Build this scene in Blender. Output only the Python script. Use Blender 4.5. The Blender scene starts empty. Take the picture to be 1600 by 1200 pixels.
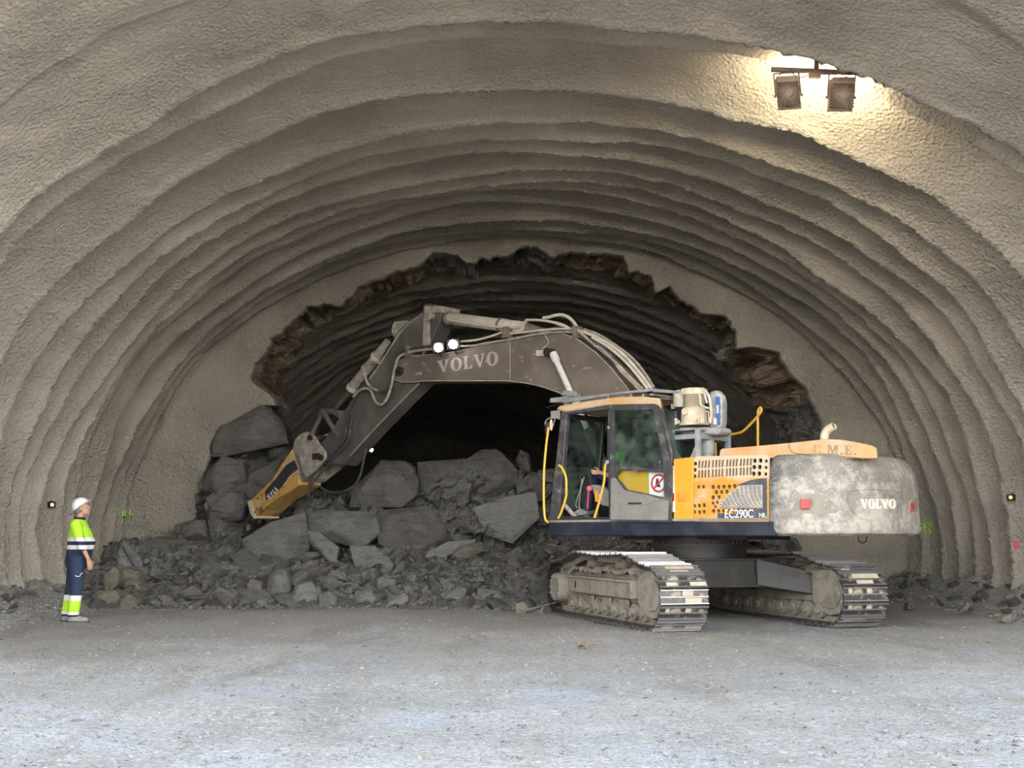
import bpy, bmesh, math, random
import numpy as np
from math import sin, cos, pi, radians, sqrt, atan2, atan, tan
from mathutils import Vector, Matrix
from mathutils.bvhtree import BVHTree
random.seed(7)
SC = bpy.context.scene
COL = SC.collection
F = 1900.0; PITCH = atan(240/1900.0); CAMZ = 1.25
CP, SP = cos(PITCH), sin(PITCH)
cam = bpy.data.cameras.new('camera'); cam.sensor_width = 36; cam.lens = F/1600*36
cam.clip_end = 300
camo = bpy.data.objects.new('camera', cam); COL.objects.link(camo)
camo.location = (0, 0, CAMZ); camo.rotation_euler = (pi/2+PITCH, 0, 0)
SC.camera = camo

def ray(px, py):
    x = (px-800)/F; y = (600-py)/F
    return Vector((x, CP-SP*y, SP+CP*y))
def at(px, py, Y):
    d = ray(px, py); t = Y/d.y
    return Vector((d.x*t, Y, CAMZ+d.z*t))
def gnd(px, py, z=0.0):
    d = ray(px, py); t = (z-CAMZ)/d.z
    return Vector((d.x*t, d.y*t, z))

# ------------------------------------------------------------ noise
_rng = np.random.RandomState(3)
_P = _rng.permutation(256); _P = np.concatenate([_P, _P, _P])
_G = _rng.normal(size=(256, 3)); _G /= np.linalg.norm(_G, axis=1)[:, None]
def pn(x, y, z):
    x, y, z = np.broadcast_arrays(np.asarray(x, float), np.asarray(y, float), np.asarray(z, float))
    xi, yi, zi = np.floor(x).astype(int), np.floor(y).astype(int), np.floor(z).astype(int)
    xf, yf, zf = x-xi, y-yi, z-zi
    xi &= 255; yi &= 255; zi &= 255
    u, v, w = [q*q*q*(q*(q*6-15)+10) for q in (xf, yf, zf)]
    def g(dx, dy, dz):
        h = _P[_P[_P[xi+dx]+yi+dy]+zi+dz]
        gg = _G[h]
        return gg[..., 0]*(xf-dx)+gg[..., 1]*(yf-dy)+gg[..., 2]*(zf-dz)
    def L(a, b, t): return a+(b-a)*t
    return L(L(L(g(0,0,0), g(1,0,0), u), L(g(0,1,0), g(1,1,0), u), v),
             L(L(g(0,0,1), g(1,0,1), u), L(g(0,1,1), g(1,1,1), u), v), w)*1.6
def fbm(x, y, z, o=3):
    s = 0; a = 1.0
    for k in range(o):
        s = s + a*pn(x*2**k+k*7.3, y*2**k+k*3.1, z*2**k+k*5.7); a *= .5
    return s
def cellhash(x, y, z, jit=.9):
    """nearest jittered feature point: returns (hash value 0..1, hash 2, F2-F1)"""
    x, y, z = np.broadcast_arrays(np.asarray(x, float), np.asarray(y, float), np.asarray(z, float))
    xi, yi, zi = np.floor(x).astype(int), np.floor(y).astype(int), np.floor(z).astype(int)
    best = np.full(x.shape, 1e9); b2 = np.full(x.shape, 1e9); hv = np.zeros(x.shape, int)
    for dx in (-1, 0, 1):
        for dy in (-1, 0, 1):
            for dz in (-1, 0, 1):
                cx, cy, cz = xi+dx, yi+dy, zi+dz
                h = _P[_P[_P[cx & 255]+(cy & 255)]+(cz & 255)]
                px = cx+.5+jit*.5*_G[h, 0]; py = cy+.5+jit*.5*_G[h, 1]; pz = cz+.5+jit*.5*_G[h, 2]
                d = (px-x)**2+(py-y)**2+(pz-z)**2
                n = d < best
                b2 = np.where(n, best, np.minimum(b2, d)); hv = np.where(n, h, hv); best = np.where(n, d, best)
    return _P[hv]/255., _P[hv+37]/255., np.sqrt(b2)-np.sqrt(best)

# ------------------------------------------------------------ materials
MATS = {}
def newmat(name):
    m = bpy.data.materials.new(name); m.use_nodes = True
    nt = m.node_tree
    for n in list(nt.nodes): nt.nodes.remove(n)
    out = nt.nodes.new('ShaderNodeOutputMaterial')
    b = nt.nodes.new('ShaderNodeBsdfPrincipled')
    nt.links.new(b.outputs[0], out.inputs[0])
    tc = nt.nodes.new('ShaderNodeTexCoord')
    MATS[name] = m
    return m, nt, b, tc, out
def c4(c): return (c[0], c[1], c[2], 1)
def noise_n(nt, vec, scale, detail=4, rough=.55, dist=0.):
    n = nt.nodes.new('ShaderNodeTexNoise'); n.inputs['Scale'].default_value = scale
    n.inputs['Detail'].default_value = detail; n.inputs['Roughness'].default_value = rough
    n.inputs['Distortion'].default_value = dist
    nt.links.new(vec, n.inputs['Vector']); return n.outputs['Fac']
def ramp_n(nt, fac, lo, hi):
    r = nt.nodes.new('ShaderNodeMapRange'); r.inputs['From Min'].default_value = lo; r.inputs['From Max'].default_value = hi
    nt.links.new(fac, r.inputs['Value']); return r.outputs['Result']
def mix_n(nt, fac, a, b):
    m = nt.nodes.new('ShaderNodeMix'); m.data_type = 'RGBA'
    if isinstance(fac, float): m.inputs[0].default_value = fac
    else: nt.links.new(fac, m.inputs[0])
    for k, v in ((6, a), (7, b)):
        if isinstance(v, tuple): m.inputs[k].default_value = c4(v)
        else: nt.links.new(v, m.inputs[k])
    return m.outputs[2]
def math_n(nt, op, a, b=None):
    m = nt.nodes.new('ShaderNodeMath'); m.operation = op
    for k, v in ((0, a), (1, b)):
        if v is None: continue
        if isinstance(v, (int, float)): m.inputs[k].default_value = v
        else: nt.links.new(v, m.inputs[k])
    return m.outputs[0]
def bump_n(nt, h, dist, strength=1., prev=None):
    b = nt.nodes.new('ShaderNodeBump'); b.inputs['Strength'].default_value = strength
    b.inputs['Distance'].default_value = dist
    nt.links.new(h, b.inputs['Height'])
    if prev is not None: nt.links.new(prev, b.inputs['Normal'])
    return b.outputs['Normal']
def mapping(nt, vec, scale=(1,1,1), rot=(0,0,0)):
    m = nt.nodes.new('ShaderNodeMapping'); m.inputs['Scale'].default_value = scale; m.inputs['Rotation'].default_value = rot
    nt.links.new(vec, m.inputs['Vector']); return m.outputs[0]

def dusty(name, base, dust=None, lo=.45, hi=.65, rough=.55, metal=0., scale=4., fine=None, bump=.0, emit=None):
    """paint or metal with blotches of dried dust and a finer speckle"""
    m, nt, b, tc, out = newmat(name)
    v = tc.outputs['Object']
    if dust is not None:
        n1 = noise_n(nt, v, scale, 8, .65, .3)
        f = ramp_n(nt, n1, lo, hi)
        col = mix_n(nt, f, base, dust)
        if fine:
            n2 = noise_n(nt, v, fine[0], 3, .6); col = mix_n(nt, ramp_n(nt, n2, fine[1], fine[1]+.08), col, fine[2])
        nt.links.new(col, b.inputs['Base Color'])
        rr = nt.nodes.new('ShaderNodeMapRange'); nt.links.new(f, rr.inputs['Value'])
        rr.inputs['To Min'].default_value = rough; rr.inputs['To Max'].default_value = .92
        nt.links.new(rr.outputs[0], b.inputs['Roughness'])
        if metal:
            mm = math_n(nt, 'MULTIPLY', math_n(nt, 'SUBTRACT', 1., f), metal); nt.links.new(mm, b.inputs['Metallic'])
        if bump: nt.links.new(bump_n(nt, n1, bump), b.inputs['Normal'])
    else:
        b.inputs['Base Color'].default_value = c4(base); b.inputs['Roughness'].default_value = rough
        b.inputs['Metallic'].default_value = metal
    if emit:
        b.inputs['Emission Color'].default_value = c4(emit[0]); b.inputs['Emission Strength'].default_value = emit[1]
    return m

def mat_shotcrete(name, ca, cb, cc):
    m, nt, b, tc, out = newmat(name)
    v = tc.outputs['Object']
    big = noise_n(nt, v, .35, 4, .6)
    mid = noise_n(nt, v, 2.2, 5, .6)
    fin = noise_n(nt, v, 20, 5, .72)
    lump = nt.nodes.new('ShaderNodeTexVoronoi'); lump.inputs['Scale'].default_value = 19; lump.feature = 'SMOOTH_F1'
    lump.inputs['Smoothness'].default_value = .5
    nt.links.new(v, lump.inputs['Vector'])
    col = mix_n(nt, ramp_n(nt, big, .38, .62), ca, cb)
    col = mix_n(nt, math_n(nt, 'MULTIPLY', ramp_n(nt, mid, .5, .75), .7), col, cc)
    dark = tuple(q*.62 for q in ca)
    col = mix_n(nt, math_n(nt, 'MULTIPLY', ramp_n(nt, fin, .56, .36), .32), col, dark)
    nt.links.new(col, b.inputs['Base Color']); b.inputs['Roughness'].default_value = .93
    b.inputs['Specular IOR Level'].default_value = .25
    # strength of the sprayed texture varies from place to place
    var = ramp_n(nt, noise_n(nt, v, .6, 2), .35, .65)
    h = math_n(nt, 'ADD', fin, math_n(nt, 'MULTIPLY', lump.outputs['Distance'], .8))
    h = math_n(nt, 'MULTIPLY', h, math_n(nt, 'ADD', math_n(nt, 'MULTIPLY', var, .7), .5))
    n = bump_n(nt, h, .055)
    n = bump_n(nt, mid, .05, 1., n)
    nt.links.new(n, b.inputs['Normal'])
    return m
mat_shotcrete('shotcrete', (.435, .39, .325), (.49, .44, .365), (.41, .38, .33))

def mat_rock(name, ca, cb, streak, amt=.62, tilt=.12, dustc=(.2,.19,.17)):
    m, nt, b, tc, out = newmat(name)
    v = tc.outputs['Object']
    mp = mapping(nt, v, (.5, .5, 3.2), (tilt, tilt*.7, 0))
    st = noise_n(nt, mp, 1.7, 6, .6, .4)
    mid = noise_n(nt, v, 2.6, 7, .65)
    fin = noise_n(nt, v, 18, 5, .65)
    col = mix_n(nt, ramp_n(nt, mid, .35, .65), ca, cb)
    col = mix_n(nt, ramp_n(nt, st, amt, amt+.05), col, streak)
    col = mix_n(nt, math_n(nt, 'MULTIPLY', ramp_n(nt, fin, .52, .7), .6), col, dustc)
    nt.links.new(col, b.inputs['Base Color']); b.inputs['Roughness'].default_value = .88
    b.inputs['Specular IOR Level'].default_value = .3
    n = bump_n(nt, st, .17)
    n = bump_n(nt, mid, .16, 1., n)
    n = bump_n(nt, fin, .026, 1., n)
    nt.links.new(n, b.inputs['Normal'])
    return m
mat_rock('rock_dark', (.15, .142, .13), (.23, .218, .195), (.27, .19, .125), .61)
mat_rock('rock_grey', (.19, .188, .178), (.265, .258, .238), (.29, .215, .15), .68)
mat_rock('rock_brown', (.28, .205, .14), (.21, .165, .12), (.36, .25, .15), .55, dustc=(.3,.24,.18))
mat_rock('rock_tan', (.27, .24, .185), (.20, .19, .16), (.36, .27, .15), .6, dustc=(.33,.30,.24))
mat_rock('rock_patch', (.29, .285, .265), (.36, .35, .325), (.2, .18, .16), .6, dustc=(.27,.265,.25))
mat_rock('rock_pale', (.27, .27, .26), (.34, .33, .31), (.24, .22, .2), .6, dustc=(.36,.35,.33))

def mat_floor():
    m, nt, b, tc, out = newmat('gravel_floor')
    v = tc.outputs['Object']
    big = noise_n(nt, v, .30, 5, .6, .6)
    trk = noise_n(nt, mapping(nt, v, (.9, .16, 1), (0, 0, .25)), 1.6, 5, .6, .3)
    sp = nt.nodes.new('ShaderNodeTexVoronoi'); sp.inputs['Scale'].default_value = 26; nt.links.new(v, sp.inputs['Vector'])
    sp2 = nt.nodes.new('ShaderNodeTexVoronoi'); sp2.inputs['Scale'].default_value = 62; nt.links.new(v, sp2.inputs['Vector'])
    fin = noise_n(nt, v, 30, 5, .7)
    blue = noise_n(nt, v, .8, 4, .6, .4)
    col = mix_n(nt, ramp_n(nt, big, .36, .64), (.40, .375, .325), (.52, .50, .455))
    col = mix_n(nt, math_n(nt, 'MULTIPLY', ramp_n(nt, blue, .54, .66), .7), col, (.47, .49, .52))
    col = mix_n(nt, math_n(nt, 'MULTIPLY', ramp_n(nt, trk, .52, .66), .6), col, (.32, .285, .225))
    yel = noise_n(nt, v, 1.3, 4, .7)
    col = mix_n(nt, math_n(nt, 'MULTIPLY', ramp_n(nt, yel, .57, .70), .5), col, (.48, .40, .25))
    # single chips lighter and darker
    ch = nt.nodes.new('ShaderNodeSeparateColor'); nt.links.new(sp.outputs['Color'], ch.inputs[0])
    col = mix_n(nt, math_n(nt, 'MULTIPLY', ramp_n(nt, ch.outputs[0], .80, .86), .5), col, (.62, .61, .58))
    col = mix_n(nt, math_n(nt, 'MULTIPLY', ramp_n(nt, ch.outputs[1], .86, .92), .4), col, (.25, .24, .22))
    ch2 = nt.nodes.new('ShaderNodeSeparateColor'); nt.links.new(sp2.outputs['Color'], ch2.inputs[0])
    col = mix_n(nt, math_n(nt, 'MULTIPLY', ramp_n(nt, ch2.outputs[0], .7, .8), .5), col, (.27, .265, .25))
    nt.links.new(col, b.inputs['Base Color']); b.inputs['Roughness'].default_value = .95
    b.inputs['Specular IOR Level'].default_value = .2
    n = bump_n(nt, trk, .10)
    n = bump_n(nt, math_n(nt, 'SUBTRACT', 1., sp.outputs['Distance']), .020, 1., n)
    n = bump_n(nt, math_n(nt, 'SUBTRACT', 1., sp2.outputs['Distance']), .010, 1., n)
    n = bump_n(nt, fin, .02, 1., n)
    nt.links.new(n, b.inputs['Normal'])
mat_floor()

DUST = (.46, .41, .33)
dusty('yellow_paint', (.60, .26, .022), (.52, .38, .22), .50, .72, .45, scale=2.2, fine=(14, .62, (.45,.30,.15)))
dusty('yellow_dusty', (.58, .30, .09), (.55, .42, .28), .36, .60, .6, scale=2.0)
dusty('yellow_body', (.42, .29, .03), (.46, .36, .12), .55, .75, .45, scale=3)
dusty('orange_clean', (.72, .33, .025), (.60, .40, .20), .62, .85, .4, scale=3)
dusty('yellow_rail', (.75, .42, .05), (.6, .42, .2), .60, .8, .4, scale=8)
dusty('breaker_yellow', (.58, .33, .085), (.20, .12, .07), .53, .64, .6, scale=3.6, fine=(5, .52, (.56,.42,.22)))
dusty('boom_paint', (.125, .100, .082), (.19, .155, .125), .42, .66, .55, scale=1.4, fine=(9, .62, (.25,.22,.18)))
dusty('stick_paint', (.085, .077, .07), (.155, .135, .115), .45, .68, .5, scale=1.8)
dusty('dark_grey_paint', (.035, .038, .046), (.16, .15, .14), .55, .8, .42, scale=2.5, fine=(26, .67, (.25,.24,.22)))
dusty('navy_skirt', (.013, .017, .030), (.045, .048, .058), .5, .8, .38, scale=1.6, fine=(22, .70, (.4,.4,.4)))
dusty('frame_black', (.028, .026, .026), (.10, .09, .08), .5, .8, .4, scale=4)
dusty('door_frame', (.05, .048, .052), (.20, .18, .16), .5, .75, .45, scale=6)
dusty('door_trim', (.20, .185, .165), (.26, .24, .21), .4, .7, .75, scale=6)
dusty('grey_guard', (.19, .19, .185), (.34, .32, .28), .42, .68, .5, scale=5)
dusty('galv_steel', (.24, .26, .27), (.42, .39, .33), .48, .72, .5, scale=7)
dusty('compressor_dust', (.55, .43, .29), (.66, .58, .46), .4, .65, .85, scale=9, fine=(28, .64, (.3,.24,.17)))
dusty('tank_grey', (.25, .27, .28), (.50, .46, .38), .45, .65, .6, scale=7)
dusty('blue_label', (.07, .17, .42), (.3, .32, .38), .55, .8, .5, scale=9)
dusty('chrome', (.55, .55, .56), None, rough=.16, metal=1.)
dusty('rod_white', (.62, .60, .56), (.36, .31, .24), .55, .7, .45, scale=14)
dusty('hose', (.25, .22, .185), (.42, .37, .30), .42, .6, .75, scale=8)
dusty('hose_pale', (.46, .41, .34), (.56, .51, .43), .4, .6, .8, scale=8)
dusty('hose_dark', (.055, .053, .053), (.16, .15, .14), .5, .7, .55, scale=9)
dusty('rubber', (.02, .02, .02), None, rough=.7)
dusty('hole_dark', (.03, .022, .02), None, rough=.8)
dusty('muddy_frame', (.30, .265, .21), (.17, .15, .125), .48, .66, .85, scale=3.5, bump=.03, fine=(20,.62,(.42,.38,.31)))
dusty('shoe_steel', (.09, .08, .078), (.34, .30, .235), .50, .62, .38, metal=.7, scale=5, fine=(18,.64,(.10,.075,.06)))
dusty('grouser_steel', (.42, .41, .41), (.36, .31, .25), .60, .75, .32, metal=.8, scale=6)
dusty('chassis_dark', (.026, .024, .022), (.085, .072, .06), .5, .75, .5, scale=2.5)
dusty('cake', (.50, .44, .33), (.40, .35, .27), .4, .65, .95, scale=9)
dusty('yard_ground', (.16, .145, .12), (.12, .11, .09), .4, .6, .9, scale=.5)
dusty('mud', (.33, .295, .24), (.22, .20, .17), .4, .65, .95, scale=6, bump=.05)
dusty('white_lettering', (.62, .60, .57), None, rough=.6)
dusty('cream_lettering', (.80, .73, .60), (.72,.64,.5), .5, .6, rough=.7, scale=12)
dusty('boom_lettering', (.40, .35, .31), (.33,.29,.26), .5, .6, rough=.7, scale=12)
dusty('faded_lettering', (.30, .22, .13), (.44, .31, .17), .45, .6, .8, scale=12)
dusty('red_lamp', (.40, .012, .012), (.32, .06, .05), .55, .7, .3, scale=20)
dusty('sign_mint', (.55, .72, .66), None, rough=.4)
dusty('sign_white', (.74, .73, .70), None, rough=.5)
dusty('sign_red', (.52, .03, .05), None, rough=.4)
dusty('sign_black', (.02, .02, .02), None, rough=.4)
dusty('seat_fabric', (.02, .022, .028), (.05,.05,.055), .5, .7, .9, scale=10)
dusty('console_grey', (.20, .195, .175), (.27,.26,.23), .4, .7, .7, scale=8)
dusty('green_guard', (.04, .11, .10), (.06, .13, .115), .4, .7, .6, scale=5)
dusty('red_lever', (.45, .04, .06), None, rough=.4)
dusty('rust_brown', (.15, .105, .08), (.24, .185, .14), .4, .65, .7, scale=5)
dusty('lamp_body', (.27, .185, .13), (.36, .28, .20), .4, .65, .6, scale=6)
dusty('lamp_fins_dark', (.10, .07, .05), (.16,.12,.09), .4, .6, .6, scale=6)
dusty('lamp_glow', (1, 1, 1), None, emit=((1., .80, .52), 12.))
dusty('work_glow', (1, 1, 1), None, emit=((1., .93, .86), 30.))
dusty('far_glow', (1, 1, 1), None, emit=((1., .90, .78), 22.))
dusty('orange_glow', (.8, .25, .1), None, rough=.3, emit=((1., .25, .08), 1.2))
dusty('spray_green', (.42, .85, .10), (.3,.5,.12), .5, .62, .9, scale=25)
dusty('spray_pink', (.9, .10, .13), None, rough=.9)
dusty('skin', (.50, .27, .19), (.44, .22, .15), .45, .7, .55, scale=9)
dusty('hair_grey', (.16, .14, .125), (.26, .24, .22), .4, .7, .8, scale=60)
dusty('helmet_white', (.80, .80, .78), None, rough=.35)
dusty('boot_grey', (.21, .20, .18), (.33, .31, .27), .4, .6, .85, scale=14)
dusty('black_cloth', (.018, .020, .026), (.03,.03,.035), .5, .7, .9, scale=12)
dusty('navy_cloth', (.016, .028, .062), (.06, .065, .08), .55, .75, .9, scale=7)
dusty('lime_cloth', (.45, .80, .03), None, rough=.8)
dusty('lime_bright', (.20, .80, .03), None, rough=.7)
dusty('mirror_glass', (.7, .72, .75), None, rough=.08, metal=1.)
dusty('canister', (.38, .35, .31), (.52, .47, .39), .45, .6, .6, scale=9)

# heavy cream spatter of the counterweight
m, nt, b, tc, out = newmat('counterweight_paint')
v = tc.outputs['Object']
n1 = noise_n(nt, v, 1.1, 9, .68, .1); n2 = noise_n(nt, v, 34, 4, .7); n3 = noise_n(nt, v, 3.2, 12, .8, .0)
sepx = nt.nodes.new('ShaderNodeSeparateXYZ'); nt.links.new(v, sepx.inputs[0])
low = ramp_n(nt, sepx.outputs['Z'], 2.3, 1.5)         # spatter thrown up from the ground, thicker low down
fa = math_n(nt, 'ADD', n1, math_n(nt, 'MULTIPLY', low, .16))
front = ramp_n(nt, sepx.outputs['X'], -2.05, -2.3)
col = mix_n(nt, math_n(nt, 'MULTIPLY', ramp_n(nt, fa, .34, .58), front), (.045, .05, .06), (.27, .245, .21))
col = mix_n(nt, math_n(nt, 'MULTIPLY', math_n(nt, 'MULTIPLY', ramp_n(nt, math_n(nt, 'ADD', n3, math_n(nt, 'MULTIPLY', low, .085)), .515, .63), front), .85), col, (.55, .50, .415))
col = mix_n(nt, math_n(nt, 'MULTIPLY', ramp_n(nt, n2, .58, .66), .75), col, (.52, .48, .41))
col = mix_n(nt, math_n(nt, 'MULTIPLY', ramp_n(nt, n2, .40, .32), .4), col, (.10, .09, .085))
nt.links.new(col, b.inputs['Base Color']); b.inputs['Roughness'].default_value = .75
nt.links.new(bump_n(nt, n3, .02), b.inputs['Normal'])

# engine side panel: orange with a dark swoosh in the lower rear corner
m, nt, b, tc, out = newmat('engine_panel_paint')
v = tc.outputs['Object']; nA = noise_n(nt, v, 2.5, 8, .65, .4)
s = nt.nodes.new('ShaderNodeSeparateXYZ'); nt.links.new(v, s.inputs[0])
topd = ramp_n(nt, s.outputs['Z'], 1.95, 2.2)
f = ramp_n(nt, math_n(nt, 'ADD', nA, math_n(nt, 'MULTIPLY', topd, .35)), .52, .70)
col = mix_n(nt, f, (.62, .28, .03), (.58, .45, .30))
nt.links.new(col, b.inputs['Base Color']); b.inputs['Roughness'].default_value = .6
dusty('swoosh_dark', (.06, .065, .078), (.17, .17, .17), .5, .75, .5, scale=4, fine=(40,.66,(.4,.38,.34)))

# banded hi-vis cloth: bands by height on the garment itself
def banded(name, stops, dirt=.0):
    m, nt, b, tc, out = newmat(name)
    s = nt.nodes.new('ShaderNodeSeparateXYZ'); nt.links.new(tc.outputs['Object'], s.inputs[0])
    r = nt.nodes.new('ShaderNodeValToRGB'); r.color_ramp.interpolation = 'CONSTANT'
    nt.links.new(math_n(nt, 'DIVIDE', s.outputs['Z'], 2.0), r.inputs[0])
    el = r.color_ramp.elements
    el[0].position = 0; el[0].color = c4(stops[0][1]); el[1].position = stops[1][0]/2; el[1].color = c4(stops[1][1])
    for z, c in stops[2:]:
        e = el.new(z/2); e.color = c4(c)
    n = noise_n(nt, tc.outputs['Object'], 9, 5, .65)
    col = mix_n(nt, math_n(nt, 'MULTIPLY', ramp_n(nt, n, .58, .72), dirt), r.outputs[0], (.10, .10, .07))
    nt.links.new(col, b.inputs['Base Color']); b.inputs['Roughness'].default_value = .85
    nt.links.new(bump_n(nt, noise_n(nt, tc.outputs['Object'], 7, 3), .03), b.inputs['Normal'])
LIME = (.46, .78, .035); NAVY = (.015, .022, .045); REFL = (.72, .72, .68); JEAN = (.018, .034, .075)
banded('jacket_cloth', [(0, NAVY), (1.068, REFL), (1.126, NAVY), (1.180, REFL), (1.238, LIME)], .55)
banded('trouser_cloth', [(0, NAVY), (.115, REFL), (.155, LIME), (.315, REFL), (.395, JEAN)], .35)

# thin tinted cab glass
m, nt, b, tc, out = newmat('cab_glass')
nt.nodes.remove(b)
tr = nt.nodes.new('ShaderNodeBsdfTransparent'); tr.inputs[0].default_value = (.52, .72, .65, 1)
gl = nt.nodes.new('ShaderNodeBsdfGlossy'); gl.inputs['Roughness'].default_value = .12; gl.inputs[0].default_value = (.8, .9, .88, 1)
df = nt.nodes.new('ShaderNodeBsdfDiffuse'); df.inputs[0].default_value = (.20, .24, .21, 1)
ms = nt.nodes.new('ShaderNodeMixShader'); ms.inputs[0].default_value = .10
nt.links.new(tr.outputs[0], ms.inputs[1]); nt.links.new(gl.outputs[0], ms.inputs[2])
ms2 = nt.nodes.new('ShaderNodeMixShader')
f = ramp_n(nt, noise_n(nt, tc.outputs['Object'], 3, 6, .7), .40, .70)
nt.links.new(math_n(nt, 'MULTIPLY', f, .35), ms2.inputs[0])
nt.links.new(ms.outputs[0], ms2.inputs[1]); nt.links.new(df.outputs[0], ms2.inputs[2])
nt.links.new(ms2.outputs[0], out.inputs[0])

# ------------------------------------------------------------ mesh builder
class MB:
    def __init__(s, M=None): s.v = []; s.f = []; s.m = []; s.M = M; s.cur = 0
    def add(s, vs, fs):
        o = len(s.v)
        for p in vs:
            p = Vector(p)
            s.v.append(s.M @ p if s.M is not None else p)
        for q in fs: s.f.append([i+o for i in q]); s.m.append(s.cur)
        return s
    def box(s, x0, x1, y0, y1, z0, z1, T=None):
        vs = [(x, y, z) for x in (x0, x1) for y in (y0, y1) for z in (z0, z1)]
        if T is not None: vs = [T @ Vector(p) for p in vs]
        fs = [(0,1,3,2), (4,6,7,5), (0,4,5,1), (2,3,7,6), (0,2,6,4), (1,5,7,3)]
        return s.add(vs, fs)
    def obox(s, c, ux, uy, uz, hx, hy, hz):
        c = Vector(c); ux = Vector(ux).normalized(); uy = Vector(uy).normalized(); uz = Vector(uz).normalized()
        vs = [c+ux*a*hx+uy*b*hy+uz*d*hz for a in (-1, 1) for b in (-1, 1) for d in (-1, 1)]
        return s.add(vs, [(0,1,3,2), (4,6,7,5), (0,4,5,1), (2,3,7,6), (0,2,6,4), (1,5,7,3)])
    def prism(s, pts, y0, y1, f=None):
        """pts in (x,z); extruded along y.  f maps (x,y,z)->point"""
        n = len(pts)
        vs = [(p[0], y0, p[1]) for p in pts]+[(p[0], y1, p[1]) for p in pts]
        if f: vs = [f(*p) for p in vs]
        fs = [list(range(n)), list(range(2*n-1, n-1, -1))]
        for i in range(n):
            j = (i+1) % n; fs.append([i, i+n, j+n, j])
        return s.add(vs, fs)
    def tube(s, path, r, seg=10, cap=True):
        path = [Vector(p) for p in path]
        n = len(path); rr = r if isinstance(r, (list, tuple)) else [r]*n
        vs = []; fs = []
        t0 = (path[1]-path[0]).normalized()
        up = Vector((0, 0, 1)) if abs(t0.z) < .9 else Vector((1, 0, 0))
        u = t0.cross(up).normalized()
        for i, p in enumerate(path):
            if i == 0: t = path[1]-path[0]
            elif i == n-1: t = path[-1]-path[-2]
            else: t = (path[i+1]-path[i]).normalized()+(path[i]-path[i-1]).normalized()
            t = t.normalized()
            u = (u-t*u.dot(t)).normalized(); w = t.cross(u)
            for k in range(seg):
                a = 2*pi*k/seg
                vs.append(p+(u*cos(a)+w*sin(a))*rr[i])
        for i in range(n-1):
            for k in range(seg):
                l = (k+1) % seg
                fs.append([i*seg+k, i*seg+l, (i+1)*seg+l, (i+1)*seg+k])
        if cap:
            fs.append(list(range(seg-1, -1, -1))); fs.append([(n-1)*seg+k for k in range(seg)])
        return s.add(vs, fs)
    def cyl(s, a, b, r, r2=None, seg=20): return s.tube([a, b], [r, r if r2 is None else r2], seg)
    def ell(s, c, r, T=None, nu=16, nv=10):
        vs = [(0, 0, 1)]; fs = []
        for j in range(1, nv):
            for i in range(nu):
                a = 2*pi*i/nu; b = pi*j/nv
                vs.append((sin(b)*cos(a), sin(b)*sin(a), cos(b)))
        vs.append((0, 0, -1))
        for i in range(nu):
            k = (i+1) % nu
            fs.append([0, 1+i, 1+k])
            for j in range(nv-2):
                o = 1+j*nu; fs.append([o+i, o+nu+i, o+nu+k, o+k])
            o = 1+(nv-2)*nu; fs.append([o+i, len(vs)-1, o+k])
        c = Vector(c); out = []
        for q in vs:
            p = Vector((q[0]*r[0], q[1]*r[1], q[2]*r[2]))
            if T is not None: p = T @ p
            out.append(c+p)
        return s.add(out, fs)
    def cap(s, a, b, ra, rb=None, seg=14):
        """closed tapered capsule"""
        rb = ra if rb is None else rb
        a = Vector(a); b = Vector(b); d = (b-a).normalized()
        path = [a-d*ra*.98, a-d*ra*.85, a-d*ra*.5, a, b, b+d*rb*.5, b+d*rb*.85, b+d*rb*.98]
        rad = [ra*.15, ra*.52, ra*.87, ra, rb, rb*.87, rb*.52, rb*.15]
        return s.tube(path, rad, seg)
    def build(s, name, mat, parent=None, bevel=0, smooth=True, sharp=38):
        me = bpy.data.meshes.new(name); me.from_pydata([tuple(p) for p in s.v], [], s.f)
        mats = mat if isinstance(mat, (list, tuple)) else [mat]
        for q in mats: me.materials.append(MATS[q])
        if len(mats) > 1: me.polygons.foreach_set('material_index', s.m)
        bm = bmesh.new(); bm.from_mesh(me); bmesh.ops.recalc_face_normals(bm, faces=bm.faces); bm.to_mesh(me); bm.free()
        if smooth:
            me.polygons.foreach_set('use_smooth', [True]*len(me.polygons))
            me.set_sharp_from_angle(angle=radians(sharp))
        me.update()
        o = bpy.data.objects.new(name, me); COL.objects.link(o)
        if parent is not None: o.parent = parent
        if bevel:
            bv = o.modifiers.new('bevel', 'BEVEL'); bv.width = bevel; bv.segments = 2; bv.limit_method = 'ANGLE'; bv.angle_limit = radians(40)
        return o
def cut(o, mb):
    """boolean-subtract the shapes in mb from o (baked, cutter removed)"""
    me = bpy.data.meshes.new('tmp'); me.from_pydata([tuple(p) for p in mb.v], [], mb.f)
    bm = bmesh.new(); bm.from_mesh(me); bmesh.ops.recalc_face_normals(bm, faces=bm.faces); bm.to_mesh(me); bm.free()
    t = bpy.data.objects.new('tmp', me); COL.objects.link(t)
    par = o.parent; o.parent = None
    bo = o.modifiers.new('b', 'BOOLEAN'); bo.operation = 'DIFFERENCE'; bo.solver = 'EXACT'; bo.object = t
    bo.use_self = True
    dg = bpy.context.evaluated_depsgraph_get(); dg.update()
    new = bpy.data.meshes.new_from_object(o.evaluated_get(dg))
    o.modifiers.remove(bo); old = o.data; o.data = new; new.name = old.name
    bpy.data.objects.remove(t); bpy.data.meshes.remove(me)
    o.parent = par
    return o
def thing(name, label, cat, loc=(0,0,0), rz=0, group=None):
    o = bpy.data.objects.new(name, None); COL.objects.link(o); o.empty_display_size = .2
    o.location = loc; o.rotation_euler = (0, 0, rz); tag(o, label, cat, group); return o
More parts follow.
